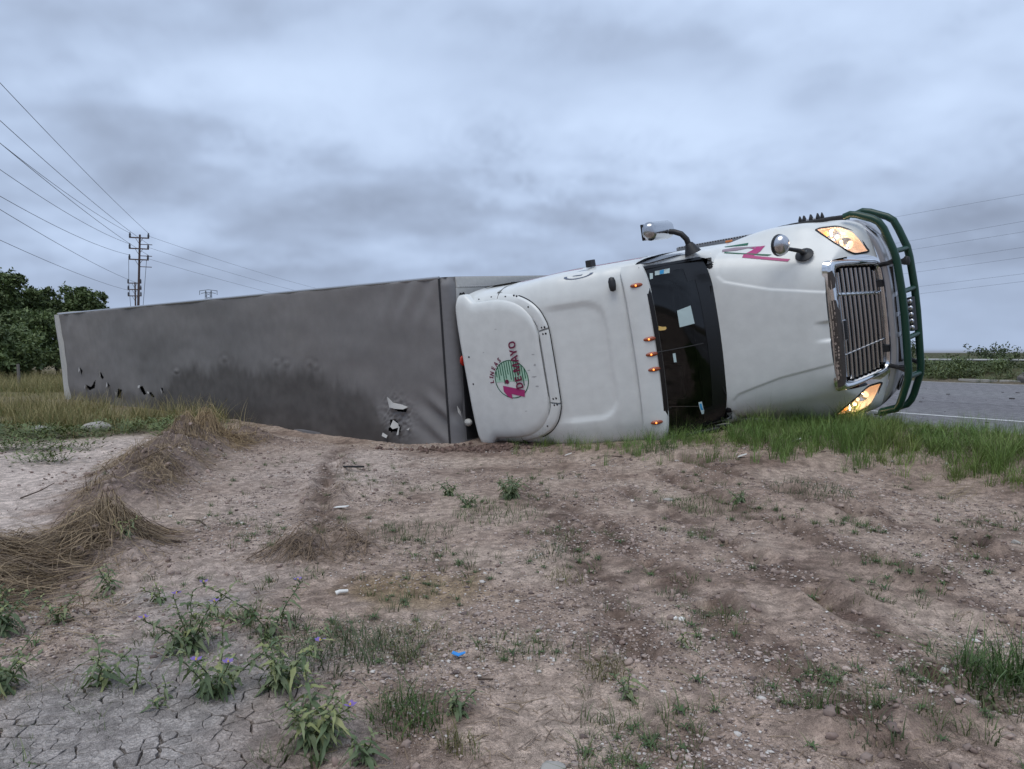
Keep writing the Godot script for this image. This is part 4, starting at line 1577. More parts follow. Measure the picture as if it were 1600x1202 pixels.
func make_trailer():
	var t := thing("semi_trailer", "long grey box trailer lying on its side with torn, mud-stained roof sheet", "trailer")
	var d := Vector3(0.761, 0, 0.649).normalized()
	var e := Vector3(-0.0566, 0.9962, 0.0663).normalized()
	t.transform = Transform3D(Basis(d, e, d.cross(e)), Vector3(-0.835, 0.0, -11.18)).orthonormalized()
	var polys := []
	for h in HOLES:
		var p := PackedVector2Array()
		for i in range(0, h.size(), 2):
			p.append(Vector2(h[i], h[i + 1]))
		polys.append(p)
	var cutout := func(q: Vector3) -> bool:
		if q.y > 1.05:
			return false
		for p in polys:
			if absf(q.x - p[0].x) < 0.9 and Geometry2D.is_point_in_polygon(Vector2(q.x, q.y), p):
				return true
		return false
	var b := Mb.new()
	var xs := PackedFloat32Array()
	var x := -TL + 0.42
	while x < -0.19:
		xs.append(x)
		x += 0.022 if x > -1.8 and x < -1.0 else 0.04
	xs.append(-0.185)
	var ys := PackedFloat32Array()
	var y := -0.13
	while y < TH:
		ys.append(y)
		y += 0.02 if y < 1.02 else (0.045 if y < TH - 0.08 else 0.012)
	ys.append(TH)
	var nv := ys.size()
	var grey := Color(0.262, 0.25, 0.247)
	for xx in xs:
		for yy in ys:
			b.v.append(Vector3(xx, yy, skin_z(xx, yy)))
			var c := grey * (1.0 + 0.25 * n_low.get_noise_2d(xx * 0.5, yy * 1.2))
			c = c.lerp(Color(0.31, 0.29, 0.28), clampf(0.25 + n_mid.get_noise_2d(xx * 0.15, yy * 0.5) * 1.4, 0.0, 1.0) * 0.5)
			var s := stain(Vector2(xx, yy))
			c = c.lerp(Color(0.105, 0.096, 0.091) * (1.0 + 0.3 * n_fine.get_noise_2d(xx * 0.6, yy * 0.6)), s * 0.8)
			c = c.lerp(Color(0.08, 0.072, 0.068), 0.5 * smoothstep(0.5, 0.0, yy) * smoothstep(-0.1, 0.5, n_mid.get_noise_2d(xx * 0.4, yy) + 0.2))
			b.c.append(c)
	for i in xs.size() - 1:
		for j in nv - 1:
			var a := i * nv + j
			var ce := (b.v[a] + b.v[a + nv + 1]) * 0.5
			if cutout.call(ce):
				continue
			b.face(a, a + nv + 1, a + 1)
			b.face(a, a + nv, a + nv + 1)
	obj("roof_sheet", b, M.trailer_skin, t)
	# sheet turned out at the tears
	for f in [[[-1.63, 0.70, 0.012], [-1.60, 0.60, 0.02], [-1.55, 0.52, 0.05], [-1.36, 0.51, 0.09], [-1.18, 0.51, 0.06], [-1.11, 0.545, 0.015], [-1.26, 0.575, 0.01], [-1.49, 0.60, 0.008], [-1.57, 0.66, 0.008]], [[-1.50, 0.31, 0.02], [-1.38, 0.25, 0.02], [-1.36, 0.19, 0.04], [-1.43, 0.17, 0.09], [-1.49, 0.21, 0.08]], [[-1.37, 0.22, 0.02], [-1.335, 0.2, 0.03], [-1.315, 0.08, 0.06], [-1.36, 0.07, 0.06]],
			[[-1.76, 0.08, 0.02], [-1.63, 0.04, 0.03], [-1.62, 0.0, 0.07], [-1.74, 0.03, 0.06]], [[-1.16, 0.17, 0.02], [-1.07, 0.21, 0.03], [-1.06, 0.17, 0.05]], [[-15.1, 0.52, 0.04], [-14.95, 0.5, 0.1], [-15.05, 0.38, 0.08], [-15.22, 0.4, 0.03]], [[-14.0, 0.93, 0.03], [-13.86, 0.86, 0.08], [-13.74, 0.72, 0.1], [-13.86, 0.8, 0.04]],
			[[-13.47, 0.63, 0.02], [-13.33, 0.54, 0.06], [-13.45, 0.47, 0.08], [-13.52, 0.55, 0.03]], [[-12.95, 0.24, 0.03], [-12.78, 0.36, 0.06], [-12.9, 0.4, 0.06]], [[-11.56, 0.58, 0.02], [-11.36, 0.6, 0.05], [-11.3, 0.54, 0.09], [-11.5, 0.52, 0.05]], [[-11.03, 0.45, 0.02], [-10.85, 0.44, 0.05], [-10.82, 0.40, 0.07], [-10.98, 0.41, 0.05]], [[-10.2, 0.57, 0.02], [-10.08, 0.5, 0.05], [-10.03, 0.42, 0.08], [-10.13, 0.5, 0.03]], [[-15.5, 1.02, 0.02], [-15.36, 0.93, 0.06], [-15.42, 0.85, 0.08], [-15.5, 0.92, 0.04]]]:
		var fb := Mb.new()
		var ring := PackedVector3Array()
		var ce := Vector3.ZERO
		for q in f:
			ring.append(Vector3(q[0], q[1], skin_z(q[0], q[1]) + q[2]))
			ce += ring[-1] / f.size()
		fb.fan(ring, ce + Vector3(0, 0, 0.01))
		obj("torn_flap", fb, M.torn_sheet, t)
	# near-black sheet, painted as the inner shade behind the tears
	b = Mb.new()
	b.quad(Vector3(-TL + 0.1, 0.0, -0.14), Vector3(-0.25, 0.0, -0.14), Vector3(-0.25, TH - 0.06, -0.14), Vector3(-TL + 0.1, TH - 0.06, -0.14))
	obj("shade_sheet", b, M.void, t)
	# walls: top side, floor side, underside
	b = Mb.new()
	b.quad(Vector3(-TL + 0.2, TH - 0.002, -0.05), Vector3(-0.1, TH - 0.002, -0.05), Vector3(-0.1, TH - 0.002, -2.6), Vector3(-TL + 0.2, TH - 0.002, -2.6))
	b.quad(Vector3(-TL + 0.2, 0.0, -2.6), Vector3(-0.1, 0.0, -2.6), Vector3(-0.1, 0.0, -0.05), Vector3(-TL + 0.2, 0.0, -0.05))
	b.quad(Vector3(-TL + 0.2, 0.0, -2.6), Vector3(-TL + 0.2, TH, -2.6), Vector3(-0.1, TH, -2.6), Vector3(-0.1, 0.0, -2.6))
	obj("side_walls", b, M.pale_frame, t)
	b = Mb.new()
	b.tube([Vector3(-TL + 0.3, TH - 0.012, -0.025), Vector3(-9.0, TH - 0.008, -0.02), Vector3(-0.2, TH - 0.012, -0.02)], 0.028, 0.028, 8)
	obj("top_rail", b, M.galvanised, t)
	b = Mb.new()
	b.box(Vector3(-TL / 2, -0.10, -0.06), Vector3(TL - 0.4, 0.09, 0.10), Basis.IDENTITY, 0.02)
	obj("lower_rail", b, M.grey_panel, t)
	# --- front wall with its rounded corner post
	var R := 0.18
	b = Mb.new()
	var rows := []
	for i in 11:
		var a := PI / 2 * i / 10.0
		var row := PackedVector3Array()
		for j in 53:
			var yy := lerpf(-0.02, TH, j / 52.0)
			var dent := 0.05 * exp(-pow((yy - 0.5) / 0.12, 2.0)) * sin(a)
			var tp := smoothstep(TH - 0.12, TH, yy)
			row.append(Vector3(-R + sin(a) * (R - 0.02) - dent - 0.04 * tp, yy, -R + cos(a) * R - dent - 0.05 * tp))
		rows.append(row)
	b.grid(rows)
	obj("corner_post", b, M.grey_panel, t)
	b = Mb.new()
	b.box(Vector3(-0.178, 1.28, 0.006), Vector3(0.035, 2.6, 0.02), Basis.IDENTITY, 0.008)
	obj("edge_trim", b, M.black_plastic, t)
	b = Mb.new()
	b.quad(Vector3(-0.03, 0.0, -R), Vector3(-0.03, 0.0, -2.6), Vector3(-0.03, TH, -2.6), Vector3(-0.03, TH, -R))
	var fw := obj("front_wall", b, M.grey_panel, t)
	b = Mb.new()      # pale top band with its rivets and the joint under it
	b.box(Vector3(-0.03, TH - 0.09, -1.40), Vector3(0.03, 0.17, 2.4), Basis.IDENTITY, 0.012)
	obj("top_band", b, M.pale_frame, t)
	b = Mb.new()
	b.box(Vector3(-0.024, 2.15, -0.52), Vector3(0.012, 0.55, 0.66))
	obj("number_panel", b, M.pale_frame, fw)
	b = Mb.new()
	b.box(Vector3(-0.022, 0.95, -1.38), Vector3(0.014, 1.8, 2.3))
	obj("front_panel", b, M.black_plastic, fw)
	var kx := 0
	for yy in [TH - 0.155]:
		for k in 22:
			b = Mb.new()
			b.lathe([Vector2(0.010, 0.0), Vector2(0.008, 0.006), Vector2(0.0, 0.008)], Vector3(-0.014, yy, -0.25 - k * 0.05), Vector3(1, 0, 0), 6)
			obj("rivet", b, M.galvanised, fw)
			kx += 1
	letters("23", 0.12, Vector3(-0.015, 2.27, -0.32), Vector3(0, 1, 0), Vector3(0, 0, 1), M.black_trim, "fleet_number", fw)
	b = Mb.new()      # red lamp and a hose coupling on the front wall
	b.lathe([Vector2(0.085, 0.0), Vector2(0.08, 0.02), Vector2(0.05, 0.035), Vector2(0.0, 0.04)], Vector3(-0.02, 1.30, -0.26), Vector3(1, 0, 0.1), 16)
	obj("red_lamp", b, M.red_lens, t)
	b = Mb.new()
	b.lathe([Vector2(0.06, 0.0), Vector2(0.06, 0.05), Vector2(0.03, 0.10), Vector2(0.0, 0.10)], Vector3(-0.03, 0.32, -0.26), Vector3(1, 0, 0.2), 14)
	obj("coupling", b, M.pale_frame, t)
	b = Mb.new()
	var tp := PackedVector3Array([Vector3(0.0, 0.62, -0.03), Vector3(0.03, 0.52, -0.01), Vector3(0.05, 0.44, -0.06), Vector3(0.01, 0.42, -0.1), Vector3(0.0, 0.52, -0.1)])
	b.fan(tp, Vector3(0.05, 0.52, -0.05))
	obj("torn_flap", b, M.torn_sheet, t)
	# --- rear frame
	b = Mb.new()
	rows = []
	for i in 9:
		var row := PackedVector3Array()
		for j in 27:
			var yy := lerpf(-0.05, TH - 0.02, j / 26.0)
			var q := i / 8.0
			row.append(Vector3(lerpf(-TL, -TL + 0.43, q) + 0.02 * sin(yy * 2.2), yy, 0.02 - 0.05 * pow(2.0 * q - 1.0, 6.0) + 0.012 * sin(yy * 3.0 + q * 4.0)))
		rows.append(row)
	b.grid(rows)
	obj("rear_frame", b, M.pale_frame, t)
	b = Mb.new()
	b.box(Vector3(-TL - 0.01, 1.28, -1.32), Vector3(0.06, 2.6, 2.6), Basis.IDENTITY, 0.01)
	obj("rear_door", b, M.pale_frame, t)
	b = Mb.new()
	b.box(Vector3(-TL + 0.55, TH + 0.02, -0.7), Vector3(1.3, 0.035, 1.2), Basis.IDENTITY, 0.01)
	obj("loose_side_panel", b, M.pale_frame, t)
# ------------------------------------------------------------------ vegetation
func rot_y(a: float) -> Basis:
	return Basis(Vector3.UP, a)

func tuft(n: int, h: float, spread_: float, w: float, bend: float, c0: Color, c1: Color, r: RandomNumberGenerator, b: Mb, at := Vector3.ZERO):
	for i in n:
		var a := r.randf() * TAU
		var o := at + Vector3(cos(a), 0, sin(a)) * spread_ * sqrt(r.randf()) * 0.5
		var dir := Vector3(cos(a + r.randf_range(-0.6, 0.6)), 0, sin(a + r.randf_range(-0.6, 0.6)))
		var hh := h * r.randf_range(0.45, 1.1)
		var be := bend * r.randf_range(0.2, 1.3)
		var p := []
		for k in 5:
			var t := k / 4.0
			p.append(o + Vector3.UP * hh * t * (1.0 - 0.25 * be * t) + dir * hh * be * t * t)
		b.col = c0.lerp(c1, r.randf()) * r.randf_range(0.8, 1.15)
		b.ribbon(p, w * r.randf_range(0.7, 1.2), w * 0.15, Vector3(-dir.z, 0, dir.x).rotated(Vector3.UP, r.randf_range(-0.8, 0.8)))
	b.col = Color.WHITE

func leaf_mesh(len_: float, w: float, droop: float, wave: float) -> ArrayMesh:
	var b := Mb.new()
	b.col = Color.WHITE
	var rows := []
	for i in 7:
		var t := i / 6.0
		var ww := w * sin(PI * pow(t, 0.75)) * (1.0 + wave * sin(t * 17.0)) + 0.001
		var c := Vector3(0, droop * len_ * (0.35 * t - t * t), len_ * t)
		rows.append(PackedVector3Array([c + Vector3(-ww, 0.25 * ww + wave * 0.02 * sin(t * 15.0), 0), c, c + Vector3(ww, 0.25 * ww - wave * 0.02 * sin(t * 13.0), 0)]))
	b.grid(rows)
	return b.mesh()

func look(dir: Vector3, up := Vector3.UP) -> Basis:      # z axis along dir
	var z := dir.normalized()
	var x := up.cross(z)
	if x.length() < 0.01:
		x = Vector3.RIGHT
	x = x.normalized()
	return Basis(x, z.cross(x), z)

var leaves := []
var leaf_mats := []

func weed(at: Vector2, h: float, stems: int, label: String, flowers: int, seed_: int, group := "", yellowish := 0.0, dense := 1.0):
	var r := RandomNumberGenerator.new()
	r.seed = seed_
	var t := thing("weed_plant", label, "weed", Vector3(at.x, hgt(at.x, at.y) - 0.01, at.y), group)
	var tips := []
	for s in stems:
		var a := TAU * (s + r.randf()) / stems
		var leanv := Vector3(cos(a), 0, sin(a)) * (0.25 + 0.65 * r.randf()) * (0.0 if stems == 1 else 1.0)
		var hh := h * 1.2 * r.randf_range(0.6, 1.0)
		var p := []
		for k in 6:
			var q := k / 5.0
			p.append(leanv * hh * q * (0.6 + 0.5 * q) + Vector3.UP * hh * q * (1.0 - 0.1 * q) + Vector3(r.randf_range(-1, 1), 0, r.randf_range(-1, 1)) * 0.008)
		var b := Mb.new()
		b.col = Color(0.10, 0.12, 0.055)
		b.tube(p, 0.0045, 0.002, 5, false)
		obj("stem", b, M.leaf, t)
		tips.append(p[5])
		var n := int((7 + hh * 58.0) * dense)
		for k in n:
			var q := (0.12 + 0.88 * (k + r.randf() * 0.7) / n)
			var f := q * 5.0
			var i := mini(int(f), 4)
			var pos: Vector3 = p[i].lerp(p[i + 1], f - i)
			var an := k * 2.4 + r.randf() * 0.8
			var el := lerpf(0.0, 0.95, pow(q, 3.0)) + r.randf_range(-0.35, 0.25)
			var dir := Vector3(cos(an) * cos(el), sin(el), sin(an) * cos(el))
			var o := MeshInstance3D.new()
			o.name = numbered("leaf", t)
			o.mesh = leaves[r.randi() % leaves.size()]
			o.material_override = leaf_mats[clampi(int(r.randf() * 4.0 + (2.0 * q * yellowish)), 0, leaf_mats.size() - 1)]
			var sc := lerpf(1.5, 0.8, q) * r.randf_range(0.75, 1.2) * (0.6 + h * 0.9)
			o.transform = Transform3D(look(dir) * Basis(Vector3(0, 0, 1), r.randf_range(-0.5, 0.5)) * Basis.from_scale(Vector3.ONE * sc), pos)
			t.add_child(o, true)
	for k in flowers:
		var tip: Vector3 = tips[k % tips.size()] + Vector3(r.randf_range(-0.02, 0.02), 0.01 - 0.03 * (k / tips.size()), r.randf_range(-0.02, 0.02))
		var b := Mb.new()
		for q in 5:
			var a := TAU * q / 5.0 + r.randf()
			var d := Vector3(cos(a), 0.35, sin(a))
			var sd := Vector3(-sin(a), 0, cos(a)) * 0.008
			b.quad(tip, tip + d * 0.014 + sd * 1.3, tip + d * 0.026, tip + d * 0.014 - sd * 1.3)
		var fl := obj("flower", b, M.violet, t)
		b = Mb.new()
		b.tube([tip + Vector3.UP * 0.002, tip + Vector3.UP * 0.011], 0.004, 0.002, 6)
		obj("stamen", b, M.yellow, fl)

func grass_thing(at: Vector2, n: int, h: float, sp: float, label: String, kind: int, seed_: int, w := 0.005, bend := 0.7):
	var r := RandomNumberGenerator.new()
	r.seed = seed_
	var pal := [[Color(0.045, 0.085, 0.022), Color(0.085, 0.14, 0.035)], [Color(0.10, 0.11, 0.035), Color(0.17, 0.15, 0.06)], [Color(0.055, 0.085, 0.035), Color(0.09, 0.115, 0.05)], [Color(0.25, 0.19, 0.10), Color(0.36, 0.28, 0.16)]]
	var b := Mb.new()
	for i in int(n * 1.25):      # blades stand on the uneven ground
		var a := r.randf() * TAU
		var o := Vector2(cos(a), sin(a)) * sp * sqrt(r.randf())
		var y := hgt(at.x + o.x, at.y + o.y) - hgt(at.x, at.y) - 0.006
		tuft(1, 1.25 * h * r.randf_range(0.55, 1.1) * (1.1 - 0.5 * o.length() / maxf(sp, 0.01)), 0.02, w * r.randf_range(0.7, 1.3), bend * r.randf_range(0.6, 2.0), pal[kind][0], pal[kind][1], r, b, Vector3(o.x, y, o.y))
	var o := obj("grass_tuft", b, M.grass)
	o.position = Vector3(at.x, hgt(at.x, at.y), at.y)
	tag(o, label, "grass tuft")

func straw_heap(called: String, label: String, spines: Array, n: int, len_: float, lift: float, seed_: int, c0: Color, c1: Color, along: Vector2, jitter: float):
	# spines: [x, z, radius] blobs the strands lie over
	var r := RandomNumberGenerator.new()
	r.seed = seed_
	var b := Mb.new()
	var o0 := Vector3(spines[0][0], hgt(spines[0][0], spines[0][1]), spines[0][1])
	for i in n:
		var s: Array = spines[r.randi() % spines.size()]
		var a := r.randf() * TAU
		var rr: float = s[2] * sqrt(r.randf()) * 1.1
		var c := Vector2(s[0], s[1]) + Vector2(cos(a), sin(a)) * rr
		if jitter > 0.5 and n_mid.get_noise_2d(c.x * 1.3, c.y * 1.3) + 0.5 * n_fine.get_noise_2d(c.x * 0.6, c.y * 0.6) < r.randf_range(-0.12, 0.28):
			continue
		var ang := along.angle() + r.randfn(0.0, jitter)
		var l := len_ * r.randf_range(0.35, 1.2)
		var q := r.randf()
		var up := lift * (1.0 - pow(rr / s[2], 2.0)) * sqrt(q)
		var p := []
		var curl := r.randfn(0.0, 0.9)
		var pos := c - Vector2.from_angle(ang) * l * 0.5
		var rise_ := r.randfn(0.0, 0.10 if jitter < 0.5 else 0.24)
		for k in 7:
			var t := k / 6.0
			var y := hgt(pos.x, pos.y) + 0.008 + up * sin(PI * clampf(t, 0.08, 0.92)) + maxf(-0.02, rise_ * l * t)
			p.append(Vector3(pos.x, y, pos.y) - o0)
			ang += curl / 6.0
			pos += Vector2.from_angle(ang) * l / 6.0
		b.col = c0.lerp(c1, pow(r.randf(), 1.3)) * r.randf_range(0.75, 1.15)
		b.ribbon(p, r.randf_range(0.003, 0.0075), 0.002, Vector3(-sin(ang), r.randf_range(-0.6, 0.6), cos(ang)).normalized())
	var o := obj(called, b, M.straw)
	o.position = o0
	tag(o, label, "straw heap")

func tree(at: Vector2, h: float, w: float, label: String, seed_: int, base_y := 0.12):
	var r := RandomNumberGenerator.new()
	r.seed = seed_
	var t := thing("tree", label, "tree", Vector3(at.x, hgt(at.x, at.y) - 0.1, at.y))
	var b := Mb.new()
	b.col = Color(0.07, 0.055, 0.045)
	var tips := []
	var tr := []
	for k in 6:
		tr.append(Vector3(r.randf_range(-0.12, 0.12) * k, h * 0.16 * k, r.randf_range(-0.12, 0.12) * k))
	b.tube(tr, 0.13, 0.03, 7)
	for k in 12:
		var q := r.randf_range(0.12, 0.95)
		var i := mini(int(q * 5.0), 4)
		var s: Vector3 = tr[i].lerp(tr[i + 1], q * 5.0 - i)
		var a := k * 2.4 + r.randf()
		var l := w * r.randf_range(0.35, 0.6) * (1.15 - q * 0.6)
		var e := s + Vector3(cos(a) * l, h * r.randf_range(0.10, 0.26), sin(a) * l)
		b.tube([s, s.lerp(e, 0.5) + Vector3.UP * 0.08 * h * r.randf(), e], 0.055, 0.015, 5, false)
		tips.append(e)
		tips.append(s.lerp(e, 0.6))
	tips.append(tr[5])
	tips.append(tr[4])
	for k in 6:
		tips.append(tr[5] + Vector3(r.randfn() * w * 0.22, h * r.randf_range(-0.05, 0.16), r.randfn() * w * 0.22))
	obj("trunk", b, M.bark, t)
	b = Mb.new()
	for k in tips.size():
		var c: Vector3 = tips[k]
		var rad := w * r.randf_range(0.15, 0.27) * (0.45 if k >= tips.size() - 6 else 1.0)
		var tint := r.randf_range(0.75, 1.2)
		for j in 22:      # each bough carries a few tight sprays
			var dv := Vector3(r.randfn(), r.randfn() * 0.75, r.randfn()).normalized()
			var sc := c + dv * rad * pow(r.randf(), 0.3) * 1.1
			sc.y = maxf(sc.y, base_y * h * r.randf_range(0.2, 1.4))
			var sr := rad * r.randf_range(0.22, 0.38)
			for m in 20:
				var p := sc + Vector3(r.randfn(), r.randfn(), r.randfn()) * sr * 0.55
				var u := Vector3(r.randfn(), r.randfn(), r.randfn()).normalized()
				var v := u.cross(Vector3(r.randfn(), r.randfn(), r.randfn())).normalized()
				var s := r.randf_range(0.07, 0.135)
				b.col = Color(0.085, 0.12, 0.042).lerp(Color(0.13, 0.175, 0.06), r.randf()) * tint
				b.quad(p - u * s, p + v * s * 0.45, p + u * s, p - v * s * 0.45)
	obj("crown", b, M.leaf, t)

func bush(at: Vector2, h: float, w: float, label: String, seed_: int, sparse := 1.0):
	var r := RandomNumberGenerator.new()
	r.seed = seed_
	var y0 := hgt(at.x, at.y)
	var t := thing("bush", label, "bush", Vector3(at.x, y0 - 0.05, at.y))
	var b := Mb.new()
	var f := Mb.new()
	b.col = Color(0.07, 0.06, 0.05)
	for k in 9:
		var a := k * 2.4
		var e := Vector3(cos(a) * w * 0.45 * r.randf(), h * r.randf_range(0.55, 1.0), sin(a) * w * 0.45 * r.randf())
		b.tube([Vector3.ZERO, e * 0.5 + Vector3(r.randf_range(-0.1, 0.1), 0, 0), e], 0.03, 0.012, 5, false)
		for j in int(12 * sparse):
			var c := e.lerp(e * 0.35, pow(r.randf(), 1.6)) + Vector3(r.randfn(), r.randfn() * 0.6, r.randfn()) * w * 0.13
			for m in 14:
				var p := c + Vector3(r.randfn(), r.randfn(), r.randfn()) * 0.10
				var u := Vector3(r.randfn(), r.randfn(), r.randfn()).normalized()
				var v := u.cross(Vector3(r.randfn(), r.randfn(), r.randfn())).normalized()
				f.col = Color(0.05, 0.07, 0.03).lerp(Color(0.08, 0.105, 0.045), r.randf())
				f.quad(p - u * 0.07, p + v * 0.03, p + u * 0.07, p - v * 0.03)
	obj("branches", b, M.bark, t)
	obj("foliage", f, M.leaf, t)

func seg_dist(p: Vector2, line: Array) -> float:
	var d := 1e9
	for i in line.size() - 1:
		d = minf(d, Geometry2D.get_closest_point_to_segment(p, line[i], line[i + 1]).distance_to(p))
	return d

func grass_fields():
	var r := RandomNumberGenerator.new()
	r.seed = 77
	var white := []
	# lush verge: below the cab and along the road
	var kinds := []
	for k in 4:
		var b := Mb.new()
		tuft(17, 0.42, 0.14, 0.007, 0.5, Color(0.10, 0.165, 0.035), Color(0.21, 0.30, 0.08), r, b)
		if k == 3:      # a few straw-coloured stalks
			tuft(3, 0.55, 0.06, 0.005, 0.3, Color(0.14, 0.14, 0.06), Color(0.2, 0.18, 0.09), r, b)
		kinds.append(b.mesh())
	var cab := [Vector2(0.2, -10.75), Vector2(1.3, -10.15), Vector2(2.3, -9.55), Vector2(3.3, -9.2), Vector2(4.6, -9.1), Vector2(5.6, -8.9)]
	var xf := [[], [], [], []]
	var cl := [[], [], [], []]
	for i in 60000:
		var p := Vector2(r.randf_range(-0.6, 15.0), r.randf_range(-14.0, 0.5))
		var s := sx(p.x, p.y)
		var u := -0.53 * p.x - 0.85 * p.y
		var n := n_mid.get_noise_2d(p.x * 0.9, p.y * 0.9)
		var d := seg_dist(p, cab)
		var dens := 0.0
		var size := 1.0
		if s > 7.6 and s < 9.8 and u < 6.5:
			dens = smoothstep(7.9, 8.7, s + n * 0.9)
			size = lerpf(0.75, 1.0, smoothstep(7.8, 8.6, s)) * lerpf(1.0, 0.55, smoothstep(8.8, 9.8, s))
		if d < 1.7 and s < 9.8:
			var q := (1.0 - smoothstep(0.10, 0.95, d + n * 1.1)) * smoothstep(-0.3, 0.8, p.x) * (0.45 + 0.55 * smoothstep(1.3, 3.6, p.x))
			if q > dens:
				dens = q
				size = lerpf(0.65, 0.95, smoothstep(1.0, 3.5, p.x))
		if r.randf() > dens * 0.6:
			continue
		var k := r.randi() % 4
		var y := hgt(p.x, p.y) - 0.01
		xf[k].append(Transform3D(rot_y(r.randf() * TAU) * Basis.from_scale(Vector3(1, r.randf_range(0.45, 1.1) * (0.85 + 0.8 * n_mid.get_noise_2d(p.x * 0.6, p.y * 0.6 + 60.0)), 1) * size), Vector3(p.x, y, p.y)))
		cl[k].append(Color(1.0 + 0.25 * n, 1.0, 1.0) * r.randf_range(0.75, 1.2))
	for k in 4:
		stuff(scatter("verge_grass", kinds[k], M.grass, xf[k], cl[k]), ["fresh green grass along the road edge and under the cab", "bright green blades filling the strip between dirt and road", "green verge grass thickest below the front bumper", "verge grass mixed with a few pale stalks"][k], "grass")
	# left field: tall yellowing grass, and low green plants before it
	var dry := []
	for k in 3:
		var b := Mb.new()
		tuft(11, 0.62, 0.3, 0.008, 0.5, Color(0.17, 0.16, 0.06), Color(0.34, 0.28, 0.125), r, b)
		if k >= 1:
			tuft(9, 0.42, 0.3, 0.009, 0.7, Color(0.085, 0.12, 0.03), Color(0.16, 0.19, 0.06), r, b)
		dry.append(b.mesh())
	xf = [[], [], []]
	cl = [[], [], []]
	for i in 42000:
		var p := Vector2(r.randf_range(-34.0, -5.0), r.randf_range(-42.0, -12.0))
		var n := n_low.get_noise_2d(p.x * 0.7, p.y * 0.7)
		var dens := 0.0
		var size := 1.0
		# strip in front of the trailer's rear half
		var e1 := Vector2((p.x + 8.4) / 2.1, (p.y + 15.0) / 1.4).length()
		dens = maxf(dens, 1.1 - smoothstep(0.5, 1.1, e1 + n * 0.8))
		var e2 := Vector2((p.x + 12.5) / 3.5, (p.y + 17.5) / 2.0).length()
		dens = maxf(dens, 0.8 - smoothstep(0.5, 1.15, e2 + n))
		if p.y < -25.0 and p.x < -15.0:
			dens = maxf(dens, 0.55 + n)
			size = 1.2
		# keep the trailer's own footprint free
		var rel := Vector3(p.x + 0.835, 0, p.y + 11.18)
		if rel.dot(Vector3(-0.65, 0, 0.76)) < 0.1 and rel.dot(Vector3(0.761, 0, 0.649)) > -17.2:
			continue
		if r.randf() > dens * (0.55 + 0.9 * n_mid.get_noise_2d(p.x * 0.5, p.y * 0.5)):
			continue
		var k := r.randi() % 3
		xf[k].append(Transform3D(rot_y(r.randf() * TAU) * Basis.from_scale(Vector3(1.1, r.randf_range(0.35, 1.05), 1.1) * size), Vector3(p.x, hgt(p.x, p.y) - 0.02, p.y)))
		cl[k].append(Color.WHITE * r.randf_range(0.8, 1.15))
	for k in 3:
		stuff(scatter("field_grass", dry[k], M.grass, xf[k], cl[k]), ["tall yellowing grass beside the rear of the trailer", "mixed green and yellow grass before the trailer", "dry grass of the field below the trees"][k], "grass")
	# low green plants on the left
	var low := []
	for k in 3:
		var b := Mb.new()
		for j in 26:
			var a := r.randf() * TAU
			var p := Vector3(cos(a), 0, sin(a)) * 0.16 * sqrt(r.randf()) + Vector3.UP * r.randf_range(0.01, 0.16)
			var dv := Vector3(cos(a + r.randf()), r.randf_range(-0.2, 0.7), sin(a + r.randf())).normalized()
			b.col = Color(0.08, 0.115, 0.032).lerp(Color(0.15, 0.18, 0.06), r.randf())
			b.ribbon([p, p + dv * 0.03 + Vector3.UP * 0.006, p + dv * 0.065], 0.02, 0.004, Vector3(-dv.z, 0.2, dv.x).normalized())
		low.append(b.mesh())
	xf = [[], [], []]
	cl = [[], [], []]
	for i in 9000:
		var p := Vector2(r.randf_range(-13.5, -4.8), r.randf_range(-15.5, -7.0))
		var n := n_mid.get_noise_2d(p.x * 0.5, p.y * 0.5)
		var dens := 0.0
		for g in [[-7.8, -12.6, 2.4, 0.8], [-10.0, -12.6, 1.6, 0.9], [-6.9, -13.3, 1.4, 0.6], [-9.6, -10.4, 1.2, 0.25], [-6.2, -9.6, 0.5, 0.25], [-7.2, -10.6, 1.0, 0.3], [-5.9, -12.4, 0.6, 0.5]]:
			dens = maxf(dens, 1.0 - smoothstep(0.4, 1.1, Vector2((p.x - g[0]) / g[2], (p.y - g[1]) / g[3]).length() + n * 1.2))
		if r.randf() > dens * (0.45 + 1.3 * n_mid.get_noise_2d(p.x * 1.1 + 5.0, p.y * 1.1)):
			continue
		var k := r.randi() % 3
		xf[k].append(Transform3D(rot_y(r.randf() * TAU) * Basis.from_scale(Vector3.ONE * r.randf_range(0.7, 1.5)), Vector3(p.x, hgt(p.x, p.y) - 0.01, p.y)))
		cl[k].append(Color.WHITE * r.randf_range(0.75, 1.2))
	for k in 3:
		stuff(scatter("ground_cover", low[k], M.leaf, xf[k], cl[k]), ["low green plants spreading over the pale track", "creeping green weeds before the tall grass", "small leafy ground plants left of the straw ridge"][k], "plants")
	# planted bank across the road
	var bank := []
	for k in 4:
		var b := Mb.new()
		for j in 60:
			var a := r.randf() * TAU
			var p := Vector3(cos(a) * 0.35 * r.randf(), r.randf_range(0.0, 0.5), sin(a) * 0.35 * r.randf())
			var dv := Vector3(r.randfn(), r.randfn() * 0.6 + 0.3, r.randfn()).normalized()
			b.col = Color(0.075, 0.11, 0.038).lerp(Color(0.135, 0.17, 0.06), r.randf())
			b.ribbon([p, p + dv * 0.07, p + dv * 0.14], 0.05, 0.006, Vector3(-dv.z, 0.3, dv.x).normalized())
		tuft(14, 0.6, 0.5, 0.016, 0.4, Color(0.10, 0.145, 0.04), Color(0.2, 0.21, 0.08), r, b)
		bank.append(b.mesh())
	xf = [[], [], [], []]
	cl = [[], [], [], []]
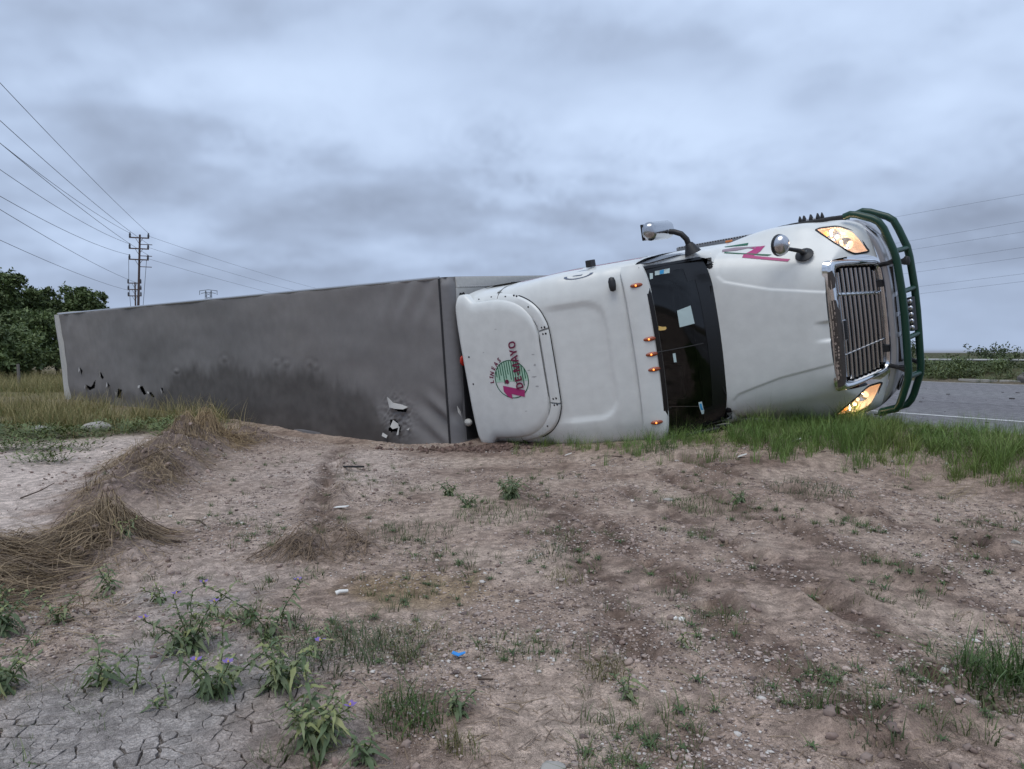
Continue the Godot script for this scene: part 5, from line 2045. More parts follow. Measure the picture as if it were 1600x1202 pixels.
	for i in 9000:
		var s := r.randf_range(25.35, 31.0)
		var u := r.randf_range(-25.0, 75.0)
		var p := su(s, u, 0.0)
		if r.randf() > 0.75 + n_low.get_noise_2d(p.x, p.z):
			continue
		var k := r.randi() % 4
		var size := r.randf_range(0.6, 1.25) * (0.68 + 0.6 * n_low.get_noise_2d(p.x * 1.5, p.z * 1.5)) * (0.85 if s > 27.4 else 1.0)
		xf[k].append(Transform3D(rot_y(r.randf() * TAU) * Basis.from_scale(Vector3.ONE * size), Vector3(p.x, hgt(p.x, p.z) - 0.03, p.z)))
		cl[k].append(Color.WHITE * r.randf_range(0.7, 1.2))
	for k in 4:
		stuff(scatter("bank_plants", bank[k], M.leaf, xf[k], cl[k]), ["weeds and grass covering the far road bank", "shaggy green growth on the bank across the road", "mixed plants below the far guard rail", "grass overhanging the far edge of the road"][k], "plants")

func small_things():
	var r := RandomNumberGenerator.new()
	r.seed = 5
	# stones and gravel
	var kinds := []
	for k in 4:
		var b := Mb.new()
		var rows := []
		for i in 5:
			var la := -PI / 2 + PI * i / 4.0
			var row := PackedVector3Array()
			for j in 7:
				var lo := TAU * (j % 6) / 6.0
				var q := 1.0 + 0.35 * sin(j % 6 * 2.7 + k * 1.9 + i * 3.1)
				row.append(Vector3(cos(la) * cos(lo) * q, sin(la) * 0.62, cos(la) * sin(lo) * q * 0.8))
			rows.append(row)
		b.grid(rows, true)
		kinds.append(b.mesh())
	var xf := [[], [], [], []]
	var cl := [[], [], [], []]
	for i in 130000:
		var z := -1.9 - 10.5 * pow(r.randf(), 1.7)
		var x := r.randf_range(-0.78, 0.78) * -z
		var n := n_mid.get_noise_2d(x * 0.6 + 11.0, z * 0.6) + 0.6 * n_low.get_noise_2d(x * 1.5, z * 1.5 + 9.0)
		var dens := 0.38 + 1.7 * n
		dens *= 1.0 - 0.96 * clampf(pan(x, z) * 1.5, 0.0, 1.0)
		if x > 0.0:
			dens += 0.15
		if x < -3.6 - (-z - 5.0) * 0.3:
			dens *= 0.15
		if r.randf() > dens:
			continue
		var k := r.randi() % 4
		var s := 0.0026 + 0.0055 * pow(r.randf(), 2.0) + (0.012 * pow(r.randf(), 3.0) if r.randf() < 0.06 else 0.0)
		s *= 1.05 + -z * 0.07
		xf[k].append(Transform3D(rot_y(r.randf() * TAU) * Basis.from_scale(Vector3(1, r.randf_range(0.6, 1.0), 1) * s), Vector3(x, hgt(x, z) + s * 0.15, z)))
		var c := Color(0.42, 0.34, 0.30) * r.randf_range(0.6, 1.25)
		if r.randf() < 0.09:
			c = Color(0.6, 0.56, 0.52) * r.randf_range(0.8, 1.1)
		elif r.randf() < 0.25:
			c = Color(0.14, 0.105, 0.095)
		cl[k].append(c)
	for k in 4:
		stuff(scatter("gravel", kinds[k], M.stone, xf[k], cl[k]), ["fine gravel strewn over the trampled dirt", "small pale pebbles scattered on the soil", "dark crumbs of soil and grit", "loose grit in the wheel tracks"][k], "gravel")
	# clods of turned soil on the ridges and along the wheel tracks
	xf = [[], [], [], []]
	cl = [[], [], [], []]
	for i in 42000:
		var z := -1.9 - 10.5 * pow(r.randf(), 1.3)
		var x := r.randf_range(-0.78, 0.78) * -z
		var near := 0.0
		for m in MOUNDS:
			if m[5] > 0.05:
				near = maxf(near, 0.9 * exp(-Vector2((x - m[0]) / m[2], (z - m[1]) / m[3]).length_squared() * 0.8))
		for q in ruts:
			for j in q.size() - 1:
				var cp := Geometry2D.get_closest_point_to_segment(Vector2(x, z), Vector2(q[j].x, q[j].y), Vector2(q[j + 1].x, q[j + 1].y))
				near = maxf(near, 0.75 * exp(-cp.distance_squared_to(Vector2(x, z)) / 0.03))
		var patch := n_mid.get_noise_2d(x * 0.8 + 21.0, z * 0.8)
		near = maxf(near, 0.5 * smoothstep(0.2, 0.5, patch) * (1.0 - pan(x, z)))
		if r.randf() > near * 0.6:
			continue
		var k := r.randi() % 4
		var s := 0.005 + (0.045 if near > 0.5 and x < -2.8 else 0.024) * pow(r.randf(), 4.0)
		xf[k].append(Transform3D(Basis.from_euler(Vector3(r.randf(), r.randf() * TAU, r.randf())) * Basis.from_scale(Vector3(1, 0.8, 1) * s), Vector3(x, hgt(x, z) + s * 0.2, z)))
		cl[k].append(Color(0.24, 0.175, 0.15).lerp(Color(0.36, 0.28, 0.24), r.randf()) * r.randf_range(0.7, 1.15))
	for k in 4:
		stuff(scatter("soil_crumbs", kinds[k], M.stone, xf[k], cl[k]), ["crumbled dark soil along the wheel tracks", "clods broken from the straw and earth ridges", "lumps of dry earth on the trampled ground", "loose crumbs of turned soil"][k], "earth")
	# fallen stalks and chips of straw over the soil
	var lit := []
	for k in 3:
		var b := Mb.new()
		b.col = Color.WHITE
		b.ribbon([Vector3(-0.5, 0.02, 0), Vector3(-0.2, 0.05 + 0.03 * k, 0.05 * k), Vector3(0.15, 0.03, 0.02), Vector3(0.5, 0.01, -0.06 * k)], 0.05, 0.03, Vector3(0, 0.3, 1).normalized())
		lit.append(b.mesh())
	xf = [[], [], []]
	cl = [[], [], []]
	for i in 16000:
		var z := -1.9 - 9.5 * pow(r.randf(), 1.5)
		var x := r.randf_range(-0.78, 0.78) * -z
		var near := 0.0
		for m in MOUNDS:
			near = maxf(near, exp(-Vector2(x - m[0], z - m[1]).length_squared() / 0.9))
		if r.randf() > 0.16 + near * 0.9 + maxf(0.0, n_mid.get_noise_2d(x * 0.8 + 50.0, z * 0.8)) * 0.6 - 0.3 * pan(x, z):
			continue
		var k := r.randi() % 3
		var l := 0.03 + 0.13 * pow(r.randf(), 2.5)
		xf[k].append(Transform3D(rot_y(r.randf() * TAU) * Basis.from_scale(Vector3(l, 0.06, 0.06 + l * 0.2)), Vector3(x, hgt(x, z) + 0.002, z)))
		cl[k].append(Color(0.26, 0.19, 0.12).lerp(Color(0.12, 0.08, 0.06), r.randf()) * r.randf_range(0.8, 1.3))
	for k in 3:
		stuff(scatter("straw_litter", lit[k], M.straw, xf[k], cl[k]), ["loose bits of dry straw lying on the soil", "broken stalks strewn about the straw heaps", "dry fibres trampled into the dirt"][k], "straw")
	# seedlings too small to tell apart
	var seed_ := []
	for k in 3:
		var b := Mb.new()
		tuft(9, 0.07, 0.07, 0.0045, 0.9, Color(0.065, 0.10, 0.035), Color(0.12, 0.145, 0.055), r, b)
		if k == 2:
			for j in 5:
				var a := TAU * j / 5.0
				b.col = Color(0.06, 0.10, 0.035)
				b.ribbon([Vector3(0, 0.01, 0), Vector3(cos(a) * 0.02, 0.022, sin(a) * 0.02), Vector3(cos(a) * 0.04, 0.014, sin(a) * 0.04)], 0.012, 0.003, Vector3(-sin(a), 0, cos(a)))
		seed_.append(b.mesh())
	xf = [[], [], []]
	cl = [[], [], []]
	for i in 9000:
		var z := -1.9 - 8.5 * pow(r.randf(), 1.3)
		var x := r.randf_range(-0.78, 0.78) * -z
		var n := n_mid.get_noise_2d(x * 0.75 + 90.0, z * 0.75)
		var dens := smoothstep(0.08, 0.36, n) * 0.8 + 0.02
		if x < -3.3 or pan(x, z) > 0.5:
			dens *= 0.25
		if z < -7.0:
			dens *= 0.6
		if r.randf() > dens:
			continue
		var k := r.randi() % 3
		xf[k].append(Transform3D(rot_y(r.randf() * TAU) * Basis.from_scale(Vector3.ONE * r.randf_range(0.5, 1.3)), Vector3(x, hgt(x, z) - 0.003, z)))
		cl[k].append(Color.WHITE * r.randf_range(0.8, 1.2))
	for k in 3:
		stuff(scatter("seedlings", seed_[k], M.grass, xf[k], cl[k]), ["thin green seedlings dotted over the dirt", "sparse sprouting grass in the soil", "tiny leafy sprouts between the pebbles"][k], "seedlings")

func rock(at: Vector2, size: Vector3, label: String, cat: String, m: Material, seed_: int, called := "rock"):
	var b := Mb.new()
	var rows := []
	var f := FastNoiseLite.new()
	f.seed = seed_
	f.frequency = 1.1
	for i in 9:
		var la := -PI / 2 + PI * i / 8.0
		var row := PackedVector3Array()
		for j in 13:
			var lo := TAU * (j % 12) / 12.0
			var d := Vector3(cos(la) * cos(lo), sin(la), cos(la) * sin(lo))
			var q := 1.0 + 0.5 * f.get_noise_3dv(d)
			row.append(d * size * 0.5 * q)
		rows.append(row)
	b.grid(rows, true)
	var o := obj(called, b, m)
	o.position = Vector3(at.x, hgt(at.x, at.y) + size.y * 0.25, at.y)
	o.rotation.y = seed_
	tag(o, label, cat)

func mud_plates():
	# polygonal plates between the drying cracks of the mud: each lies on the ground
	var r := RandomNumberGenerator.new()
	r.seed = 31
	var c := 0.076
	var cells := {}
	for i in range(-4, 30):
		for j in range(-4, 30):
			cells[Vector2i(i, j)] = Vector2(-2.4 + (i + (0.5 if j % 2 else 0.0) + r.randf_range(-0.42, 0.42)) * c, -3.5 + (j + r.randf_range(-0.42, 0.42)) * c)
	var ground := get_node("ground")
	var fine := Mb.new()
	var made := 0
	for key in cells:
		var p: Vector2 = cells[key]
		var k := cracked(p.x, p.y)
		if k < 0.06:
			continue
		var poly := PackedVector2Array([p + Vector2(-0.2, -0.2), p + Vector2(0.2, -0.2), p + Vector2(0.2, 0.2), p + Vector2(-0.2, 0.2)])
		for di in range(-2, 3):
			for dj in range(-2, 3):
				var q = cells.get(key + Vector2i(di, dj))
				if q == null or q == p:
					continue
				var m: Vector2 = (p + q) * 0.5
				var nn: Vector2 = (q - p).normalized()
				var w := maxf(0.0, n_mid.get_noise_2d(m.x * 3.0 + 8.0, m.y * 3.0) * 1.4 + 0.34)
				var gap := 0.0006 + 0.0042 * w
				if w <= 0.08:
					gap = -0.0002
				var out := PackedVector2Array()
				for a in poly.size():
					var v0 := poly[a]
					var v1 := poly[(a + 1) % poly.size()]
					var d0 := (v0 - m).dot(nn) + gap
					var d1 := (v1 - m).dot(nn) + gap
					if d0 <= 0.0:
						out.append(v0)
					if (d0 < 0.0 and d1 > 0.0) or (d0 > 0.0 and d1 < 0.0):
						out.append(v0.lerp(v1, d0 / (d0 - d1)))
				poly = out
		if poly.size() < 3:
			continue
		var edge := PackedVector2Array()
		for a in poly.size():
			var v0 := poly[a]
			var v1 := poly[(a + 1) % poly.size()]
			var n := maxi(1, int(v0.distance_to(v1) / 0.02))
			for s in n:
				var q := v0.lerp(v1, float(s) / n)
				q += Vector2(n_fine.get_noise_2d(q.x * 5.0, q.y * 5.0), n_fine.get_noise_2d(q.x * 5.0 + 70.0, q.y * 5.0)) * 0.013
				edge.append(q)
		var base := lerpf(-0.012, 0.003, smoothstep(0.1, 0.6, k))
		var tilt := Vector2(r.randf_range(-0.03, 0.03), r.randf_range(-0.03, 0.03))
		var b := Mb.new()
		var rings := [[], [], [], []]
		var cen := Vector2.ZERO
		for q in edge:
			cen += q / edge.size()
		for q in edge:
			var g := hgt(q.x, q.y) + 0.022 * cracked(q.x, q.y) + base + tilt.dot(q - cen) * 0.3
			b.col = Color.WHITE
			var inn := q.lerp(cen, 0.10)
			var inn2 := q.lerp(cen, 0.03)
			rings[0].append(Vector3(q.x, g - 0.028, q.y))
			rings[1].append(Vector3(q.x, g - 0.0035, q.y))
			rings[2].append(Vector3(inn2.x, g - 0.0006, inn2.y))
			rings[3].append(Vector3(inn.x, g + 0.0006, inn.y))
		var bb := b
		var v0 := bb.v.size()
		var ne := edge.size()
		for k2 in 4:
			for q in rings[k2]:
				bb.col = soil_col(q.x, q.z)
				bb.vert(q)
		bb.col = soil_col(cen.x, cen.y)
		var cv := bb.vert(Vector3(cen.x, hgt(cen.x, cen.y) + 0.022 * cracked(cen.x, cen.y) + base - 0.0006, cen.y))
		for k2 in 3:
			for a in ne:
				var i0 := v0 + k2 * ne + a
				var i1 := v0 + k2 * ne + (a + 1) % ne
				bb.face(i0, i1, i1 + ne)
				bb.face(i0, i1 + ne, i0 + ne)
		for a in ne:
			bb.face(v0 + 3 * ne + a, v0 + 3 * ne + (a + 1) % ne, cv)
		made += 1
		if made <= 300:
			obj("mud_plate", b, M.soil, ground)
	print("mud plates ", made)
# ------------------------------------------------------------------ wires and poles
func wire(a: Vector3, b: Vector3, sag: float, rad: float, label: String, group := ""):
	var p := []
	for i in 33:
		var t := i / 32.0
		p.append(a.lerp(b, t) - Vector3.UP * sag * 4.0 * t * (1.0 - t) - a)
	var m := Mb.new()
	m.tube(p, rad, rad, 6)
	var o := obj("power_line", m, M.wire)
	o.position = a
	tag(o, label, "power line", group)

func pole(at: Vector3, h: float, arms: Array, half: float, label: String, rad: float, lean := 0.0) -> Node3D:
	var t := thing("utility_pole", label, "utility pole", at)
	t.rotation.z = lean
	var b := Mb.new()
	b.tube([Vector3(0, -0.5, 0), Vector3(0, h * 0.5, 0), Vector3(0, h, 0)], rad, rad * 0.65, 10)
	obj("shaft", b, M.pole_wood, t)
	for y in arms:
		b = Mb.new()
		b.box(Vector3(0, y, 0.12), Vector3(half * 2.0, 0.10, 0.09))
		b.tube([Vector3(-half * 0.4, y, 0.1), Vector3(0, y - 0.5, 0.1)], 0.02, 0.02, 5)
		b.tube([Vector3(half * 0.4, y, 0.1), Vector3(0, y - 0.5, 0.1)], 0.02, 0.02, 5)
		var arm := obj("crossarm", b, M.pole_wood, t)
		for s in [-1.0, 1.0]:
			b = Mb.new()
			b.lathe([Vector2(0.07, 0.0), Vector2(0.11, 0.06), Vector2(0.06, 0.12), Vector2(0.11, 0.2), Vector2(0.05, 0.27), Vector2(0.08, 0.34), Vector2(0.0, 0.4)], Vector3(s * (half - 0.06), y + 0.06, 0.12), Vector3.UP, 8)
			obj("insulator", b, M.insulator, arm)
	return t

func make_lines():
	var P1 := Vector3(-33.2, 0.0, -64.0)
	var tall := pole(P1, 11.75, [11.45, 10.5, 9.55], 0.87, "tall wooden power pole with three crossarms standing behind the trailer", 0.125, -0.045)
	for y in [10.9, 9.9, 8.95]:      # small brackets with drop wires on its right side
		var b := Mb.new()
		b.box(Vector3(0.6, y, 0.0), Vector3(1.0, 0.06, 0.06))
		obj("bracket", b, M.pole_wood, tall)
	var b2 := Mb.new()
	for s in [-0.87, 0.7]:
		b2.tube([Vector3(s, 9.6, 0.12), Vector3(s * 0.9 - 0.05, 7.5, 0.1), Vector3(s * 0.6, 4.5, 0.1)], 0.02, 0.02, 5)
	obj("drop_wires", b2, M.wire, tall)
	var P2 := Vector3(-41.5, 0.0, -80.0)
	pole(P2, 9.1, [9.0, 8.3, 7.6], 0.75, "shorter power pole just behind the tall one", 0.11)
	var P0 := Vector3(-11.5, 0.0, -2.0)
	var lean := 0.045
	var k := 0
	for q in [[11.85, 0.8, 12.6, 0.8, 0.5], [11.85, -0.8, 11.8, -0.8, 1.1], [10.9, 0.8, 11.2, 0.8, 0.75], [10.9, -0.8, 10.8, -0.8, 1.3], [9.95, 0.8, 10.4, 0.8, 0.75], [9.95, -0.8, 9.4, -0.8, 1.3]]:
		wire(Vector3(P1.x + q[1] + lean * q[0], q[0], P1.z + 0.12), Vector3(P0.x + q[3], q[2], P0.z), q[4], 0.013,
			"%s wire reaching the %s crossarm of the tall pole from the upper left" % ["right-hand" if q[1] > 0 else "left-hand", ["top", "middle", "lowest"][k / 2]])
		k += 1
	for q in [[8.9, 0.6, 8.4, 0.8], [8.2, -0.6, 7.5, 0.8]]:
		wire(Vector3(P2.x + q[1], q[0], P2.z), Vector3(P0.x - 0.4 + q[1], q[2], P0.z), q[3], 0.013, "%s of the two low wires running to the shorter pole" % ["upper", "lower"][0 if q[1] > 0 else 1])
	k = 0
	for y in [11.6, 10.6, 9.6]:
		wire(Vector3(P1.x + 1.3, y, P1.z), Vector3(-20.0, y - 0.6, -150.0), 1.2, 0.011, "%s faint wire leading away from the tall pole behind the trailer" % ["highest", "middle", "lowest"][k])
		k += 1
	# far lattice pylon
	var t := thing("pylon", "distant lattice pylon top showing above the trailer", "pylon", Vector3(-209.0, 0, -500.0))
	var b := Mb.new()
	for s in [-1.0, 1.0]:
		for d in [-1.0, 1.0]:
			b.tube([Vector3(s * 4.5, 0, d * 4.5), Vector3(s * 1.7, 36, d * 1.5), Vector3(s * 1.9, 43.5, d * 0.5)], 0.3, 0.22, 5)
	for i in 16:
		var y := 4.0 + i * 2.4
		var w := lerpf(4.3, 1.8, i / 15.0)
		b.tube([Vector3(-w, y, 0), Vector3(w, y + 2.2, 0)], 0.14, 0.14, 4)
		b.tube([Vector3(w, y, 0), Vector3(-w, y + 2.2, 0)], 0.14, 0.14, 4)
	obj("tower", b, M.lattice, t)
	for q in [[44.0, 6.2], [42.3, 5.0]]:
		b = Mb.new()
		b.tube([Vector3(-q[1], q[0] - 0.6, 0), Vector3(0, q[0] + 0.2, 0), Vector3(q[1], q[0] - 0.6, 0)], 0.22, 0.22, 5)
		obj("crossarm", b, M.lattice, t)
	b = Mb.new()
	for s in [-1.0, 1.0]:
		b.tube([Vector3(s * 6.0, 43.4, 0), Vector3(s * 6.0, 40.6, 0)], 0.2, 0.2, 5)
	obj("insulator", b, M.lattice, t)
	# high lines on the right, running away over the road
	k = 0
	for q in [[305.0, 338.0, 1412.0], [346.6, 375.0, 1435.0], [363.0, 390.0, 1430.0], [387.0, 412.0, 1430.0], [402.5, 425.5, 1433.0], [428.0, 449.0, 1430.0], [440.0, 460.0, 1432.0]]:
		var A := Vector3(106.2, 1.45 + (550.0 - q[0]) * 150.0 / 1130.0, -150.0)
		var db: float = 150.0 * (550.0 - q[0]) / (550.0 - q[1])
		var B := Vector3((q[2] - 800.0) / 1130.0 * db, A.y, -db)
		wire(A + (A - B) * 1.5, B + (B - A) * 4.0, 0.0, 0.022, "%s of seven faint high lines to the right of the bull bar" % ["first", "second", "third", "fourth", "fifth", "sixth", "seventh"][k] + ", counted from above")
		k += 1

func make_road():
	var b := Mb.new()
	b.col = Color(0.21, 0.205, 0.21)
	for st in [[9.75, 13.3, 0.97], [13.3, 14.9, 0.90], [14.9, 15.05, 0.62], [15.05, 17.4, 1.0], [17.4, 20.0, 1.12], [20.0, 20.12, 0.75], [20.12, 25.25, 1.08]]:
		b.col = Color(0.245, 0.235, 0.24) * st[2]
		road_strip(st[0], st[1], -60.0, 260.0, 0.45, 40, b)
	# thickness at the near edge
	struct(obj("road", b, M.asphalt))
	for q in [[11.62, 11.75, -60.0, 260.0], [24.55, 24.68, -60.0, 260.0]]:
		b = Mb.new()
		road_strip(q[0], q[1], q[2], q[3], 0.455, 40, b)
		struct(obj("road_marking", b, M.road_paint))
	for i in 12:
		b = Mb.new()
		road_strip(17.75, 17.87, -29.4 + i * 12.0 + 6.5, -29.4 + i * 12.0 + 11.5, 0.455, 4, b)
		struct(obj("road_marking", b, M.road_paint))
	# kerb stones at the far edge, and a tumbled block
	b = Mb.new()
	for i in 5:
		var o := Mb.new()
		var p := su(25.45, 7.0 + i * 1.25, 0.46)
		o.box(Vector3.ZERO, Vector3(0.18, 0.2, 1.15), Basis(Vector3.UP, atan2(0.53, 0.85)), 0.02)
		var ob := obj("kerb_stone", o, M.concrete)
		ob.position = p
		tag(ob, ["fifth and nearest pale kerb stone of the row on the far road edge", "fourth pale kerb stone of the far road edge, counted from the bull bar", "middle one of five pale kerb stones on the far road edge", "second pale kerb stone of the far road edge, counted from the bull bar", "first pale kerb stone of the far road edge, closest to the bull bar"][i], "kerb stone", "kerb stones along the far road edge")
	rock(Vector2(16.1, -22.6), Vector3(0.8, 0.42, 0.5), "grey concrete lump lying at the foot of the far bank", "concrete block", M.dirty_concrete, 4, "concrete_lump")
	# guard rail on the bank
	var g := thing("guard_rail", "pale guard rail along the top of the far bank", "guard rail", su(28.4, 10.0, 1.0))
	b = Mb.new()
	var dir := Vector3(-0.53, 0, -0.85).normalized()
	b.tube([dir * -40.0 + Vector3.UP * 0.16, dir * -8.0 + Vector3.UP * 0.19, dir * 10.0 + Vector3.UP * 0.14, dir * 60.0 + Vector3.UP * 0.14], 0.045, 0.045, 6)
	obj("beam", b, M.rail, g)
	for i in 16:
		b = Mb.new()
		b.box(dir * (-24.0 + i * 4.0) + Vector3.UP * -0.15, Vector3(0.1, 0.6, 0.1))
		obj("post", b, M.rail, g)
	# crumbs of tyre and dirt on the asphalt
	var r := RandomNumberGenerator.new()
	r.seed = 12
	b = Mb.new()
	for i in 140:
		var p := su(r.randf_range(10.2, 20.0), r.randf_range(-4.0, 14.0), 0.452)
		var s := 0.015 + 0.08 * pow(r.randf(), 3.0)
		b.col = Color(0.05, 0.042, 0.038)
		b.box(p + Vector3.UP * s * 0.1, Vector3(s * 1.5, s * 0.4, s), rot_y(r.randf() * TAU))
	stuff(obj("road_debris", b, M.stone), "dark crumbs scattered over the asphalt behind the bull bar", "debris")

# ------------------------------------------------------------------ sky
func dir_of(px: float, py: float) -> Vector3:      # photograph position to a direction, for laying out the clouds
	var X := (px - 800.0) / 1130.0
	var Y := (601.0 - py) / 1130.0
	var p := atan(51.0 / 1130.0)
	return Vector3(X, Y * cos(p) - sin(p), -Y * sin(p) - cos(p)).normalized()

func make_sky() -> ImageTexture:
	var W := 1280
	var H := 640
	var f1 := FastNoiseLite.new()
	f1.seed = 21
	f1.frequency = 0.55
	f1.fractal_octaves = 5
	f1.fractal_gain = 0.48
	f1.domain_warp_enabled = true
	f1.domain_warp_amplitude = 0.9
	f1.domain_warp_frequency = 0.5
	var f2 := FastNoiseLite.new()
	f2.seed = 4
	f2.frequency = 1.6
	f2.fractal_octaves = 4
	var blobs := []      # bright and dark banks of cloud: position, width, height, strength
	for q in [[600, 170, 330, 90, 0.1], [560, 110, 260, 70, 0.06], [1090, 150, 200, 120, 0.13], [1170, 190, 120, 80, 0.07], [330, 110, 240, 70, 0.05], [250, 210, 260, 45, -0.06], [300, 280, 150, 40, -0.03], [640, 320, 300, 45, -0.06], [480, 335, 160, 30, -0.03],
			[980, 40, 190, 60, -0.12], [1250, 130, 80, 45, -0.12], [1400, 90, 190, 60, -0.11], [1480, 40, 160, 40, -0.024], [900, 330, 260, 30, -0.048], [1050, 250, 230, 40, -0.03], [1250, 260, 180, 40, -0.03], [750, 395, 330, 22, 0.07], [1500, 220, 150, 40, -0.03], [420, 390, 240, 25, 0.05], [1500, 500, 200, 45, 0.02], [90, 110, 120, 60, 0.02], [1380, 230, 180, 30, 0.05]]:
		var c := dir_of(q[0], q[1])
		var rx := (dir_of(q[0] + q[2], q[1]) - c)
		var ry := (dir_of(q[0], q[1] - q[3]) - c)
		blobs.append([c, rx / rx.length_squared(), ry / ry.length_squared(), q[4]])
	var im := Image.create(W, H, false, Image.FORMAT_RGBF)
	for j in H:
		var la := PI / 2 - PI * (j + 0.5) / H
		if la < -0.03:
			continue
		for i in W:
			# the first column looks along -z
			var lo := TAU * (i + 0.5) / W
			var d := Vector3(sin(lo) * cos(la), sin(la), -cos(lo) * cos(la))
			var y := maxf(d.y, 0.0)
			var k := 1.0 / (y + 0.24)
			var p := Vector3(d.x * k, d.z * k, y)
			var a := f1.get_noise_3d(p.x * 0.8, p.y * 1.0, 0.0)
			var b := f2.get_noise_3d(p.x * 1.0, p.y * 1.2, 3.0)
			var dt := f2.get_noise_3d(p.x * 3.1, p.y * 4.2, 9.0)
			var v := a * 0.26 + b * 0.19 + dt * 0.08 + 0.13 * smoothstep(0.05, 0.42, y) - 0.06
			var fade := smoothstep(0.0, 0.14, y)
			v *= 0.35 + 0.65 * fade
			for q in blobs:
				var e: Vector3 = d - q[0]
				var s := Vector2(e.dot(q[1]), e.dot(q[2])) + Vector2(b * 0.9 + dt * 0.3, a * 0.9 + dt * 0.2)
				var l := s.length_squared()
				if l < 5.0:
					v += q[3] * exp(-l * 1.1) * 1.15
			var c := Color(0.425, 0.525, 0.71) * (1.0 + v * 1.5)
			c = c.lerp(Color(0.395, 0.47, 0.635) * (1.0 + v * 1.05), clampf(0.2 - v * 2.6, 0.0, 1.0) * 0.7)
			c = c.lerp(Color(0.58, 0.695, 0.86), clampf(v * 2.4 - 0.1, 0.0, 1.0) * 0.5)
			c = c.lerp(Color(0.40, 0.49, 0.665), (1.0 - smoothstep(0.0, 0.16, y)) * 0.45)
			im.set_pixel(i, j, c)
	for j in H:
		if PI / 2 - PI * (j + 0.5) / H < -0.03:
			for i in W:
				im.set_pixel(i, j, Color(0.15, 0.14, 0.135))
	return ImageTexture.create_from_image(im)

func setup_noise():
	n_low.seed = 2
	n_low.frequency = 0.35
	n_low.fractal_octaves = 3
	n_mid.seed = 9
	n_mid.frequency = 1.3
	n_mid.fractal_octaves = 3
	n_fine.seed = 14
	n_fine.frequency = 5.0
	n_fine.fractal_octaves = 3
	n_grit.seed = 19
	n_grit.frequency = 19.0
	n_grit.fractal_octaves = 2
	for q in [[[2.0, -9.0, 0.03], [2.45, -7.9, 0.04], [2.75, -7.1, 0.05], [3.1, -6.2, 0.055], [3.4, -5.3, 0.055], [3.6, -4.2, 0.05]], [[0.5, -6.6, 0.02], [0.8, -5.6, 0.03], [1.0, -4.7, 0.04], [1.15, -3.95, 0.045], [1.27, -3.4, 0.045], [1.36, -2.8, 0.04], [1.4, -2.0, 0.03]],
			[[1.7, -8.2, 0.02], [2.05, -6.8, 0.035], [2.35, -5.6, 0.04], [2.6, -4.5, 0.045], [2.75, -3.4, 0.03]], [[1.2, -7.4, 0.015], [1.5, -6.1, 0.03], [1.72, -4.9, 0.035], [1.86, -3.9, 0.035], [1.98, -2.9, 0.03]],
			[[-2.5, -10.6, 0.02], [-2.2, -8.6, 0.03], [-1.75, -6.6, 0.03], [-1.5, -5.6, 0.02]], [[0.1, -7.6, 0.015], [0.42, -6.0, 0.02], [0.55, -4.6, 0.025], [0.62, -3.4, 0.02]]]:
		var l := []
		for p in q:
			l.append(Vector3(p[0], p[1], p[2]))
		ruts.append(l)

# ------------------------------------------------------------------ the scene
func _ready():
	var cam := Camera3D.new()
	cam.name = "camera"
	cam.position = Vector3(0, 1.45, 0)
	cam.rotation.x = -atan(51.0 / 1130.0)
	cam.fov = rad_to_deg(2.0 * atan(601.0 / 1130.0))
	cam.near = 0.05
	cam.far = 3000.0
	add_child(cam)
	cam.current = true
	var we := WorldEnvironment.new()
	we.name = "environment"
	var env := Environment.new()
	env.background_mode = Environment.BG_SKY
	env.tonemap_mode = Environment.TONE_MAPPER_LINEAR
	env.tonemap_exposure = 1.0
	env.sdfgi_enabled = true
	env.ssao_enabled = true
	env.ssil_enabled = true
	var sky := Sky.new()
	var pm := PanoramaSkyMaterial.new()
	pm.panorama = make_sky()
	sky.sky_material = pm
	env.sky = sky
	we.environment = env
	add_child(we)
	var sun := DirectionalLight3D.new()
	sun.name = "sun"
	sun.light_energy = 0.5
	sun.light_angular_distance = 45.0
	sun.light_color = Color(1.0, 0.985, 0.955)
	sun.shadow_enabled = true
	add_child(sun)
	sun.look_at_from_position(Vector3.ZERO, Vector3(0.15, -0.9, -0.42), Vector3.UP)
	setup_noise()
	make_materials()
	leaves = [leaf_mesh(0.07, 0.0075, 0.9, 0.3), leaf_mesh(0.085, 0.0085, 1.3, 0.35), leaf_mesh(0.05, 0.0075, 0.5, 0.25)]
	for c in [Color(0.10, 0.14, 0.07), Color(0.14, 0.175, 0.09), Color(0.085, 0.125, 0.055), Color(0.18, 0.21, 0.10), Color(0.24, 0.265, 0.11), Color(0.28, 0.29, 0.13)]:
		var m: StandardMaterial3D = M.leaf.duplicate()
		m.vertex_color_use_as_albedo = false
		m.albedo_color = c.linear_to_srgb()
		leaf_mats.append(m)
	make_ground()
	mud_plates()
	make_road()
	make_trailer()
	make_truck()
	make_lines()
	grass_fields()
	small_things()
	place_plants()

